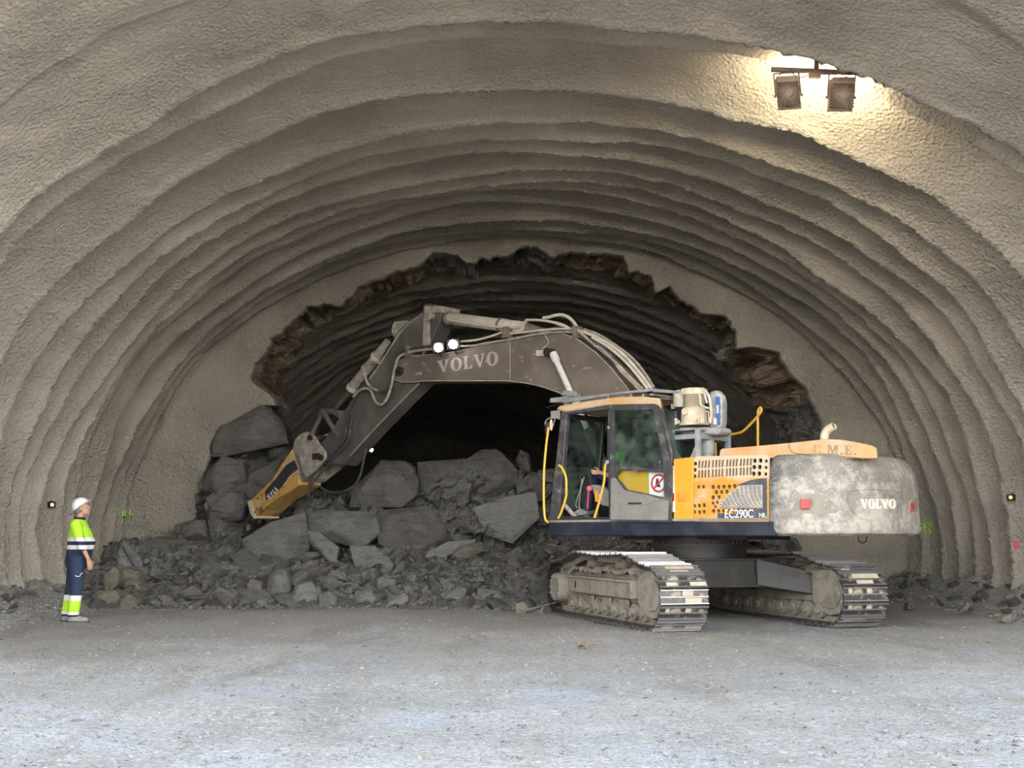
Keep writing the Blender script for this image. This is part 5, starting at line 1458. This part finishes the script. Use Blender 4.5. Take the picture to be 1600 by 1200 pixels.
hose([(905,519),(870,519),(835,523),(800,530),(780,533),(760,536),(740,540),(716,541)], .30, .020, 'hose')
hose([(792,517),(780,521),(765,526),(745,531),(716,534)], .27, .022, 'hose_pale')
hose([(690,541),(672,541),(655,543),(641,545),(628,550),(620,560),(614,575),(611,592),(606,606),(600,612),(592,611)], .32, .026, 'hose_dark')
hose([(690,545),(668,546),(645,549),(630,554),(622,560),(616,580),(612,600),(605,622),(596,632),(588,629),(583,620)], .35, .026, 'hose')
hose([(592,611),(582,607),(574,598),(570,585),(566,573)], .30, .026, 'hose')
hose([(583,620),(580,612),(573,607),(562,610),(552,620)], .30, .026, 'hose')
hose([(566,573),(575,568),(585,566),(594,568)], .25, .022, 'hose')
hose([(562,610),(553,625),(546,640),(543,650)], .26, .018, 'hose_dark')
hose([(545,650),(541,668)], .27, .022, 'chrome', 'hose_coupling', n=1)
hose([(552,650),(547,670)], .27, .022, 'chrome', 'hose_coupling', n=1)
hose([(541,668),(538,685),(525,702),(505,725),(490,742),(484,755),(482,776)], .33, .022, 'hose_dark')
hose([(547,670),(543,688),(530,705),(512,727),(495,747),(485,760),(480,772)], .37, .022, 'hose_dark')
hose([(572,700),(568,720),(562,745),(552,760),(535,768),(515,769),(500,760)], .25, .022, 'hose_dark')
hose([(655,560),(645,582),(641,600),(648,612),(640,630),(620,636)], -.1, .012, 'hose')
for x, y in ((793,520),(902,519),(641,549)):
    cl_ = MB(); c = U(x, y, .28); cl_.obox(c, (1,0,0), (0,1,0), (0,0,1), .035, .10, .10)
    part(cl_, 'hose_clamp', 'rust_brown', BO, .008)

# ---- work lights on the boom tip
for i, (x, y) in enumerate(((685,543),(708,538))):
    c = U(x, y, wb+.14)
    mb = MB(); aim = (C3-(CV+DV*c.x+LV*c.y+Vector((0,0,c.z)))).normalized()
    aim = (aim+Vector((-.25, 0, -.15))).normalized()
    al = Vector((aim.dot(DV), aim.dot(LV), aim.z)).normalized(); ux = Vector((0,0,1)).cross(al).normalized(); uz = al.cross(ux)
    mb.obox(c-al*.05, ux, al, uz, .115, .05, .10); mb.tube([c-al*.05-uz*.09, c-al*.06-uz*.2+Vector((0,-.06,0))], .015, 6)
    WL = part(mb, 'work_light', 'frame_black', BO, .01)
    mb = MB(); mb.cyl(c-al*.01, c+al*.012, .085, .075); part(mb, 'lens', 'work_glow', WL)
    l = bpy.data.lights.new('work_light_beam', 'SPOT'); l.energy = 18; l.spot_size = radians(120); l.spot_blend = .6; l.color = (1, .92, .84); l.shadow_soft_size = .07
    lo = bpy.data.objects.new('work_light_beam', l); COL.objects.link(lo); lo.parent = WL; lo.location = c+al*.05
    lo.rotation_euler = (-al).to_track_quat('Z', 'Y').to_euler()
    # housings leak a little backwards on to the boom
# ============================================================ PEOPLE
def soft(mb, name, mat, parent, voxel, it=6, fac=.5):
    o = mb.build(name, mat, parent)
    r = o.modifiers.new('remesh', 'REMESH'); r.mode = 'VOXEL'; r.voxel_size = voxel; r.use_smooth_shade = True
    s = o.modifiers.new('smooth', 'SMOOTH'); s.iterations = it; s.factor = fac
    return o
def hand(mb, wrist, d, up, side, curl=.5, sc=1.):
    """palm, four unequal bent fingers and a thumb; d along the hand, up = back of the hand, side = thumb side"""
    w = Vector(wrist); d = Vector(d).normalized(); side = Vector(side); side = (side-d*side.dot(d)).normalized(); up = d.cross(side).normalized()
    if up.dot(Vector(up)) < 0: up = -up
    for k in (-1, 0, 1):
        mb.cap(w+side*k*.016*sc, w+d*.085*sc+side*k*.026*sc, .016*sc, .013*sc, 8)
    for k, L in enumerate((.070, .078, .073, .058)):
        b = w+d*.088*sc+side*(.030-.020*k)*sc
        a1 = curl*.55; a2 = curl*1.3; a3 = curl*1.8
        q = [b]
        for a, l in ((a1, L*.45), (a2, L*.32), (a3, L*.25)): q.append(q[-1]+(d*cos(a)-up*sin(a))*l*sc)
        for i in range(3): mb.cap(q[i], q[i+1], (.0092-.0006*i)*sc, (.0088-.0008*i)*sc, 8)
    b = w+d*.022*sc+side*.026*sc
    q = [b, b+(d*.6+side*.8-up*.25).normalized()*.036*sc]; q.append(q[-1]+(d*.85+side*.3-up*.45).normalized()*.030*sc); q.append(q[-1]+(d*.95+side*.0-up*.4).normalized()*.024*sc)
    for i in range(3): mb.cap(q[i], q[i+1], (.0125-.001*i)*sc, (.0115-.001*i)*sc, 8)
def face(mb, c, R, s=1.):
    """head about centre c; R maps face axes (x forward, y left, z up)"""
    def P(x, y, z): return Vector(c)+R @ Vector((x*s, y*s, z*s))
    mb.ell(P(-.012, 0, .030), (.096*s, .076*s, .090*s), R)
    mb.ell(P(.020, 0, -.035), (.070*s, .060*s, .085*s), R)
    mb.ell(P(.058, 0, -.088), (.026*s, .030*s, .022*s), R)              # chin
    mb.cap(P(.083, 0, .018), P(.104, 0, -.020), .009*s, .014*s, 8)     # nose
    for y in (-1, 1):
        mb.ell(P(.095, .011*y, -.024), (.012*s, .010*s, .009*s), R, 8, 6)
        mb.ell(P(.062, .036*y, -.012), (.024*s, .022*s, .020*s), R)    # cheek
        mb.ell(P(.078, .030*y, .034), (.016*s, .026*s, .010*s), R)     # brow
        mb.ell(P(-.008, .078*y, -.002), (.022*s, .009*s, .034*s), R)   # ear
        mb.ell(P(-.002, .084*y, -.002), (.026*s, .006*s, .036*s), R)
        mb.ell(P(.010, .050*y, -.065), (.045*s, .014*s, .022*s), R)    # jaw
    mb.ell(P(.084, 0, -.052), (.012*s, .024*s, .006*s), R)
    mb.ell(P(.082, 0, -.064), (.012*s, .021*s, .007*s), R)
    return P
PX, PY = (127-800)/1900*18.3, 18.3
PZ = float(floor_z(PX, PY))
WK = thing('person', 'worker in lime jacket, navy trousers and white hard hat standing by the left wall', 'person', (PX, PY, PZ-.01), radians(10))
HT = Matrix.Rotation(radians(-20), 3, 'Y')           # head tipped back
hc = Vector((.045, 0, 1.675))
body = MB()
Pf = face(body, hc, HT)
body.cap((.0, 0, 1.46), (.035, 0, 1.60), .062, .056)
# trunk and legs under the clothes
body.cap((0, 0, 1.0), (.0, 0, 1.38), .11, .12)
for y in (-1, 1): body.cap((0, .07*y, .98), (.01, .15*y, 1.40), .09, .06)
arms = {-1: [(.0, -.205, 1.43), (.095, -.275, 1.15), (.205, -.255, .925)], 1: [(.02, .205, 1.43), (.15, .25, 1.17), (.10, .24, .94)]}
for s_, (sh, el, wr) in arms.items():
    body.cap(sh, el, .055, .042); body.cap(el, wr, .041, .027)
    d_ = (Vector(wr)-Vector(el)).normalized()
    d_ = (d_*.7+Vector((.05, 0, -.75))).normalized()
    hand(body, Vector(wr)+d_*.012, d_, (0, s_, 0), (.85, -s_*.5, -.1), .62, 1.02)
legs = {-1: [(.02, -.10, .95), (.035, -.12, .50), (.0, -.12, .09)], 1: [(-.03, .10, .95), (-.08, .13, .50), (-.13, .13, .09)]}
for s_, (hp, kn, an) in legs.items(): body.cap(hp, kn, .085, .058); body.cap(kn, an, .055, .038)
for s_, an, dr_ in ((-1, legs[-1][2], Vector((1, -.12, 0)).normalized()), (1, legs[1][2], Vector((.72, .55, 0)).normalized())):
    body.cap(Vector(an)+Vector((0,0,-.03)), Vector(an)+dr_*.15+Vector((0,0,-.05)), .035, .03)
soft(body, 'body', 'skin', WK, .0062, 3, .45)
ey = MB()
for y in (-1, 1): ey.ell(Pf(.080, .032*y, .012), (.012, .014, .010), HT, 8, 6)
part(ey, 'eyes', 'white_lettering', WK)
ey = MB()
for y in (-1, 1): ey.ell(Pf(.0895, .033*y, .013), (.004, .006, .006), HT, 8, 6)
part(ey, 'iris', 'sign_black', WK)
hr_ = MB(); hr_.ell(hc+HT @ Vector((-.042, 0, .005)), (.078, .081, .082), HT)
soft(hr_, 'hair', 'hair_grey', WK, .008, 3)
# hard hat: crown with ridge, brim, peak
HM = Matrix.Rotation(radians(-38), 3, 'Y'); hh = hc+HT @ Vector((-.008, 0, .045))
hm = MB(); vs = []; nu, nv = 36, 12
for j in range(nv+1):
    b_ = (pi/2)*j/nv
    for i in range(nu):
        a = 2*pi*i/nu; rx, ry, rz = .128, .108, .125
        r_ = 1+.035*math.exp(-(sin(a)*sin(b_)/.18)**2)*sin(b_*.9+.3)
        r_ *= 1+(.03 if j == nv else 0)
        vs.append(hh+HM @ Vector((rx*sin(b_)*cos(a)*r_, ry*sin(b_)*sin(a), rz*cos(b_)*r_)))
fs = [[j*nu+i, j*nu+(i+1) % nu, (j+1)*nu+(i+1) % nu, (j+1)*nu+i] for j in range(nv) for i in range(nu)]
hm.add(vs, fs)
hat = hm.build('hard_hat', 'helmet_white', WK); so = hat.modifiers.new('solid', 'SOLIDIFY'); so.thickness = .004
bmh = MB(); vs = []
for i in range(nu):
    a = 2*pi*i/nu; ex_ = .010+.042*max(0, cos(a))**1.5
    vs.append(hh+HM @ Vector(((.128)*cos(a), .108*sin(a), .002))); vs.append(hh+HM @ Vector(((.130+ex_)*cos(a), (.110+ex_*.5)*sin(a), -.006-.010*max(0, cos(a)))))
bmh.add(vs, [[2*i, 2*i+1, (2*i+3) % (2*nu), (2*i+2) % (2*nu)] for i in range(nu)])
br_ = bmh.build('brim', 'helmet_white', hat); so = br_.modifiers.new('solid', 'SOLIDIFY'); so.thickness = .004
# jacket
jk = MB()
def ringstack(mb, rows, seg=30):
    vs = []; n = seg
    for cx_, cy_, z, rx, ry in rows:
        for k in range(n): a = 2*pi*k/n; vs.append((cx_+rx*cos(a), cy_+ry*sin(a), z))
    fs = [[i*n+k, i*n+(k+1) % n, (i+1)*n+(k+1) % n, (i+1)*n+k] for i in range(len(rows)-1) for k in range(n)]
    fs += [list(range(n))[::-1], [(len(rows)-1)*n+k for k in range(n)]]
    mb.add(vs, fs)
ringstack(jk, [(.0, 0, .855, .165, .185), (.005, 0, .90, .175, .195), (.025, 0, 1.0, .182, .198), (.045, 0, 1.10, .195, .20), (.05, 0, 1.20, .190, .205), (.035, 0, 1.30, .170, .215), (.015, 0, 1.40, .140, .215), (.005, 0, 1.455, .11, .17), (.008, 0, 1.50, .085, .10), (.012, 0, 1.525, .075, .078)])
for s_, (sh, el, wr) in arms.items():
    jk.cap(sh, el, .082, .072); E = Vector(el); W_ = Vector(wr); jk.tube([E-(E-Vector(sh)).normalized()*.02, E, E+(W_-E)*.42], [.070, .072, .066], 14)
soft(jk, 'jacket', 'jacket_cloth', WK, .011, 5)
co = MB()
ringstack(co, [(.012, 0, 1.50, .084, .092), (.020, 0, 1.545, .076, .078), (.022, 0, 1.548, .066, .068), (.012, 0, 1.50, .07, .07)], 24); part(co, 'collar', 'black_cloth', WK)
# trousers
tr_ = MB()
ringstack(tr_, [(-.0, 0, .80, .155, .175), (.0, 0, .88, .165, .18), (.01, 0, 1.02, .150, .17)])
for s_, (hp, kn, an) in legs.items():
    hp, kn, an = Vector(hp), Vector(kn), Vector(an)
    m_ = kn+(an-kn)*.5
    tr_.tube([hp+Vector((0,0,.02)), hp+(kn-hp)*.35, kn, m_, an+Vector((0,0,.02)), an+Vector((0,0,-.0))], [.115, .108, .090, .088, .085, .082], 18)
soft(tr_, 'trousers', 'trouser_cloth', WK, .011, 5)
kp = MB(); kp.tube([(.02,-.212,.69),(.05,-.216,.675),(.09,-.214,.68),(.10,-.213,.715),(.13,-.205,.725)], .006, 6)
pk = kp.build('pocket_trim', 'cream_lettering', WK)
for s_, an, dr_ in ((-1, legs[-1][2], Vector((1, -.12, 0)).normalized()), (1, legs[1][2], Vector((.72, .55, 0)).normalized())):
    bt_ = MB(); A_ = Vector(an); sd = Vector((-dr_.y, dr_.x, 0))
    bt_.cap(A_+Vector((0,0,.06)), A_+Vector((0,0,-.02)), .052, .055)
    bt_.cap(A_+Vector((0,0,-.045))-dr_*.035, A_+dr_*.19+Vector((0,0,-.048)), .048, .042)
    bt_.cap(A_+Vector((0,0,-.02)), A_+dr_*.12+Vector((0,0,-.04)), .052, .046)
    B_ = soft(bt_, 'boot', 'boot_grey', WK, .009, 3)
    so_ = MB(); c = A_+dr_*.075; so_.obox((c.x, c.y, .012), dr_, sd, (0,0,1), .155, .048, .012); part(so_, 'sole', 'rubber', B_, .006)

# operator in the cab
OPa = U(966, 712, 1.10)
OPR = thing('person', 'machine operator in green vest sitting in the excavator cab, arm forward', 'person', CV+DV*OPa.x+LV*1.0+Vector((0, 0, ZD+.05)), pi-TH)
zz0 = ZD+.05
def OL(p): return Vector((p[0]-OPa.x, p[1]-1.0, p[2]-zz0))
shz = OPa.z+.03
hip = Vector((.0, 0, .60)); shl = Vector((-.02, 0, shz-zz0))
bd = MB(); oh = shl+Vector((.03, 0, .24))
I3 = Matrix.Rotation(radians(6), 3, 'Y')
face(bd, oh, I3)
bd.cap(shl+Vector((0,0,.0)), oh+Vector((-.01,0,-.06)), .06, .055)
bd.cap(hip, shl+Vector((0,0,-.12)), .12, .12)
wrL = OL(U(937, 738, 1.30)); fsL = OL(U(926, 738, 1.30))
elL = OL(U(958, 745, 1.34))
bd.cap(shl+Vector((0,.17,-.05)), elL, .05, .042); bd.cap(elL, wrL, .041, .029)
hand(bd, wrL, (fsL-wrL), (0, 0, 1), (0, -.3, 1), 1.15, 1.05)
elR = shl+Vector((.05, -.24, -.30)); wrR = shl+Vector((.32, -.22, -.36))
bd.cap(shl+Vector((0,-.17,-.05)), elR, .05, .042); bd.cap(elR, wrR, .041, .029); hand(bd, wrR, (1, 0, -.1), (0,0,1), (0, .3, 1), 1.1)
for s_ in (-1, 1):
    bd.cap(hip+Vector((0, .09*s_, 0)), hip+Vector((.42, .12*s_, .08)), .08, .06); bd.cap(hip+Vector((.42, .12*s_, .08)), Vector((.62, .12*s_, .10)), .055, .04)
soft(bd, 'body', 'skin', OPR, .0085, 3)
v_ = MB(); ringstack(v_, [(hip.x, 0, .55, .15, .18), (0, 0, .75, .155, .185), (-.01, 0, shl.z-.18, .15, .20), (-.01, 0, shl.z-.04, .12, .19), (0, 0, shl.z+.03, .08, .10)])
for s_ in (-1, 1): v_.cap(shl+Vector((0, .16*s_, -.05)), shl+Vector((.01, .19*s_, -.13)), .07, .072)
soft(v_, 'hi_vis_vest', 'lime_bright', OPR, .011, 4)
v_ = MB()
v_.tube([shl+Vector((.005, .18, -.12)), elL], [.062, .055], 14); v_.tube([shl+Vector((.005, -.18, -.12)), elR, elR+(wrR-elR)*.5], [.062, .055, .05], 14)
part(v_, 'sleeve', 'black_cloth', OPR)
v_ = MB()
for s_ in (-1, 1): v_.tube([hip+Vector((-.02, .09*s_, 0)), hip+Vector((.42, .12*s_, .085)), Vector((.60, .12*s_, .14))], [.11, .085, .065], 14)
v_.ell(hip, (.15, .18, .12)); soft(v_, 'trousers', 'navy_cloth', OPR, .012, 4)
for s_ in (-1, 1):
    v_ = MB(); v_.cap(Vector((.61, .12*s_, .10)), Vector((.63, .12*s_, .055)), .05, .05); v_.cap(Vector((.60, .12*s_, .05)), Vector((.78, .12*s_, .05)), .045, .04); soft(v_, 'boot', 'boot_grey', OPR, .011, 3)
v_ = MB(); v_.ell(oh+Vector((-.02, 0, .035)), (.095, .085, .085)); soft(v_, 'hair', 'hair_grey', OPR, .010, 3)

# ============================================================ FLOODLIGHT BAR
YF = 15.5
FLT = at(1275, 111, YF)
top_ = at(1276.5, 74, YF)
FB = thing('floodlight_bar', 'dusty brown crossbar with two floodlights hanging from the ceiling at upper right', 'light', (FLT.x, FLT.y, FLT.z))
def FL(px, py, dy=0.): return at(px, py, YF+dy)-FLT
fb = MB(); a, b_ = FL(1205, 108.5), FL(1342.5, 114); fb.obox((a+b_)/2, b_-a, (0,1,0), Vector((0,1,0)).cross(b_-a), (b_-a).length/2, .025, .028); part(fb, 'crossbar', 'rust_brown', FB, .004)
fb = MB(); fb.obox((FL(1276.5,60)+FL(1275.5,116))/2, FL(1276.5,60)-FL(1275.5,116), (0,1,0), (1,0,0), (FL(1276.5,60)-FL(1275.5,116)).length/2, .02, .03); fb.cyl(FL(1274,110.5,-.03), FL(1274,110.5,.03), .018); part(fb, 'stem', 'rust_brown', FB, .003)
fb = MB(); a = FL(1272.5,118,.02); fb.obox(a, (1,0,0), (0,1,0), (0,0,1), .08, .04, .035); 
for x in (1267, 1276): q = FL(x, 122.5, .02); fb.cyl(q, q+Vector((0,0,-.015)), .008, seg=6)
part(fb, 'junction_box', 'lamp_body', FB, .006)
fb = MB(); fb.tube(smoothpath([FL(1277,84), FL(1283,82), FL(1292,82.5), FL(1312,90), FL(1331,98), FL(1344,101), FL(1372,118,.3)]), .008, 6)
fb.tube([FL(1331,98), FL(1330.5,111)], .008, 6)
fb.tube(smoothpath([FL(1213,128), FL(1216,119), FL(1231,110), FL(1244,119), FL(1252,121), FL(1262,118)]), .006, 6)
fb.tube(smoothpath([FL(1282,117), FL(1300,116), FL(1306,117), FL(1303,122)]), .006, 6)
fb.tube(smoothpath([FL(1315,114), FL(1318,119), FL(1324,120), FL(1328,117), FL(1325,116)]), .006, 6)
part(fb, 'cable', 'hose_dark', FB)
for (q, tx) in (([(1211,121),(1247.5,121),(1252,171),(1216,168.6)], -.18), ([(1296,123.6),(1336,123.6),(1333.5,172.5),(1293,172.5)], .04)):
    P = [FL(*p) for p in q]; C_ = sum(P, Vector())/4
    ux = (P[1]-P[0]).normalized(); uz = (P[0]-P[3]).normalized(); ux = Matrix.Rotation(tx, 3, 'Z') @ ux; uy = uz.cross(ux).normalized()
    if uy.y < 0: uy = -uy
    hx = (P[1]-P[0]).length/2*.97; hz = (P[0]-P[3]).length/2
    fb = MB(); fb.obox(C_+uy*.03, ux, uy, uz, hx, .03, hz)
    fb.obox(C_+uz*hz*.78-uy*.045, ux, uy, uz, hx*.94, .045, hz*.20)
    LB = part(fb, 'floodlight', 'lamp_body', FB, .01)
    fb = MB()
    cc = C_-uz*hz*.12
    for k in range(36):
        a = 2*pi*(k+.5)/36; dx, dz = cos(a), sin(a)
        r1 = min((hx*.96)/max(abs(dx), 1e-3), (hz*(.70 if dz > 0 else .84))/max(abs(dz), 1e-3)); r0 = .055
        if r1 < r0+.03: continue
        mid = cc+ux*dx*(r0+r1)/2+uz*dz*(r0+r1)/2-uy*.03
        fb.obox(mid, ux*dx+uz*dz, uy, ux*-dz+uz*dx, (r1-r0)/2, .035, .0045)
    part(fb, 'cooling_fins', 'lamp_body', LB)
    fb = MB(); fb.obox(C_-uz*hz*.10-uy*.001, ux, uy, uz, hx*.92, .003, hz*.80); part(fb, 'fin_base', 'lamp_fins_dark', LB)
    fb = MB(); fb.cyl(cc-uy*.07, cc+uy*.0, .052); part(fb, 'driver_hub', 'lamp_body', LB)
    fb = MB()
    for s_ in (-1, 1):
        a = C_+ux*s_*(hx+.012)+uy*.02
        fb.tube([a-uz*hz*.15, a+uz*(hz+.06), a+uz*(hz+.075)-ux*s_*.012], .010, 6); fb.cyl(a-uz*hz*.15, a-uz*hz*.15+ux*s_*.025, .018, seg=8)
    fb.tube([C_-ux*(hx+.0)+uz*(hz+.075)+uy*.02, C_+ux*(hx+.0)+uz*(hz+.075)+uy*.02], .010, 6)
    part(fb, 'yoke', 'rust_brown', LB)
    fb = MB(); fb.obox(C_+uy*.062, ux, uy, uz, hx*.85, .003, hz*.85); part(fb, 'lens', 'lamp_glow', LB)
    l = bpy.data.lights.new('floodlight_beam', 'SPOT'); l.spot_size = radians(150); l.spot_blend = 1.; l.shadow_soft_size = .10; l.energy = 75; l.color = (1, .85, .56)
    lo = bpy.data.objects.new('floodlight_beam', l); COL.objects.link(lo); lo.parent = LB; lo.location = C_+uy*.19
    aim = (uy*.75+Vector((.35, 0, .62))).normalized(); lo.rotation_euler = (-aim).to_track_quat('Z', 'Y').to_euler()

# ============================================================ SMALL LAMPS, SPRAYED MARKS
def wall_lamp(px, py, label):
    p, n = hit(px, py, off=.0)
    o = thing('marker_lamp', label, 'light', p)
    aim = (Vector((0, 0, CAMZ))-p).normalized()
    m1 = MB(); m1.obox(n*.05, n, n.cross((0,0,1)), (0,0,1), .05, .06, .055); m1.box(-.02, .02, -.02, .02, .05, .075); part(m1, 'housing', 'rubber', o, .01)
    m1 = MB(); c = n*.07+aim*.05; m1.cyl(c-aim*.03, c+aim*.015, .03); part(m1, 'lens', 'orange_glow', o)
wall_lamp(79, 788, 'small black lamp with an orange lens on the left wall beside the worker')
wall_lamp(1582, 777, 'small black lamp with an orange lens on the right wall')
def spray(strokes, name, label, mat, r=.012):
    mb = MB()
    for st_ in strokes:
        pts = []
        for i in range(len(st_)-1):
            for k in range(5): f_ = k/5; pts.append((st_[i][0]*(1-f_)+st_[i+1][0]*f_, st_[i][1]*(1-f_)+st_[i+1][1]*f_))
        pts.append(st_[-1])
        P = [hit(x, y, off=.03)[0] for x, y in pts]
        P = [p for i, p in enumerate(P) if i == 0 or (p-P[0]).length < .8]
        for i in range(len(P)-1):
            if (P[i+1]-P[i]).length > 1e-4: mb.cap(P[i], P[i+1], r, r, 6)
    o = mb.build(name, mat); tag(o, label, 'painted mark'); return o
spray([[(191.5,797),(189.5,806),(193,804)], [(194,797),(195,803),(197,797)], [(195,802),(194.5,806)], [(198,805),(199,796.5),(201,800),(200,805)], [(204,797),(202,805),(206,803)], [(190,811),(189,817)], [(195,813),(199,811.5)]],
      'spray_mark', 'small lime-green sprayed letters on the left wall right of the worker', 'spray_green', .014)
spray([[(1441,819),(1437,819),(1437,824),(1440,825),(1440,830),(1436,831)], [(1443,825),(1449,824)], [(1446,819),(1446.5,834)], [(1452,818),(1455,817),(1456,822),(1453,824)], [(1453,826),(1454,833),(1458,831)]],
      'spray_mark', 'lime-green sprayed number and plus sign on the right wall behind the counterweight', 'spray_green', .016)
spray([[(1588,846),(1589.5,855)], [(1587.5,849),(1588.5,856)], [(1590,850),(1590.5,854)]], 'spray_mark', 'pink-red sprayed spot low on the right wall', 'spray_pink', .024)

# lit lamp deep in the far heading
p, n = hit(578, 702, BVH2)
p = at(578, 702, min(p.y, 44)) if p.y > 44 else p+n*.1
o = thing('tunnel_lamp', 'small bright rectangular lamp deep in the dark tunnel beside the stick', 'light', p)
ux = Vector((1, 0, -.45)).normalized(); uz = Vector((.45, 0, 1)).normalized()
m1 = MB(); m1.obox((0, .06, 0), ux, (0,1,0), uz, .13, .05, .075); m1.tube([(0,.06,.0), (-.25,.1,.35)], .012, 6); part(m1, 'housing', 'rubber', o)
m1 = MB(); m1.obox((0, 0, 0), ux, (0,1,0), uz, .11, .012, .055); part(m1, 'lens', 'far_glow', o)

# ============================================================ LIGHT
g2_ = MB(); g2_.box(-60, 60, -70, 4.6, -.6, -.12); struct(g2_.build('floor_outside', 'yard_ground'))
w = bpy.data.worlds.new('world'); SC.world = w; w.use_nodes = True
nt = w.node_tree; bg = nt.nodes['Background']
tcw = nt.nodes.new('ShaderNodeTexCoord'); sxw = nt.nodes.new('ShaderNodeSeparateXYZ'); nt.links.new(tcw.outputs['Generated'], sxw.inputs[0])
rmw = nt.nodes.new('ShaderNodeValToRGB'); nt.links.new(sxw.outputs['Z'], rmw.inputs[0])      # hazy sky: bright low down, bluer and darker overhead
rmw.color_ramp.elements[0].position = 0.; rmw.color_ramp.elements[0].color = (1., .97, .92, 1)
rmw.color_ramp.elements[1].position = .75; rmw.color_ramp.elements[1].color = (.12, .16, .24, 1)
e_ = rmw.color_ramp.elements.new(.30); e_.color = (.66, .69, .74, 1)
nt.links.new(rmw.outputs[0], bg.inputs[0]); bg.inputs[1].default_value = 3.3
sn = bpy.data.lights.new('sun', 'SUN'); sn.energy = 4.0; sn.angle = radians(1.5); sn.color = (1, .82, .62)
so = bpy.data.objects.new('sun', sn); COL.objects.link(so)
sd_ = Vector((.35, -.62, -1)).normalized()           # travels away from the hill: lights only the yard outside
so.rotation_euler = (-sd_).to_track_quat('Z', 'Y').to_euler()
SC.view_settings.view_transform = 'Standard'; SC.view_settings.look = 'None'; SC.view_settings.gamma = 1
SC.view_settings.use_curve_mapping = False; SC.view_settings.exposure = 1.6
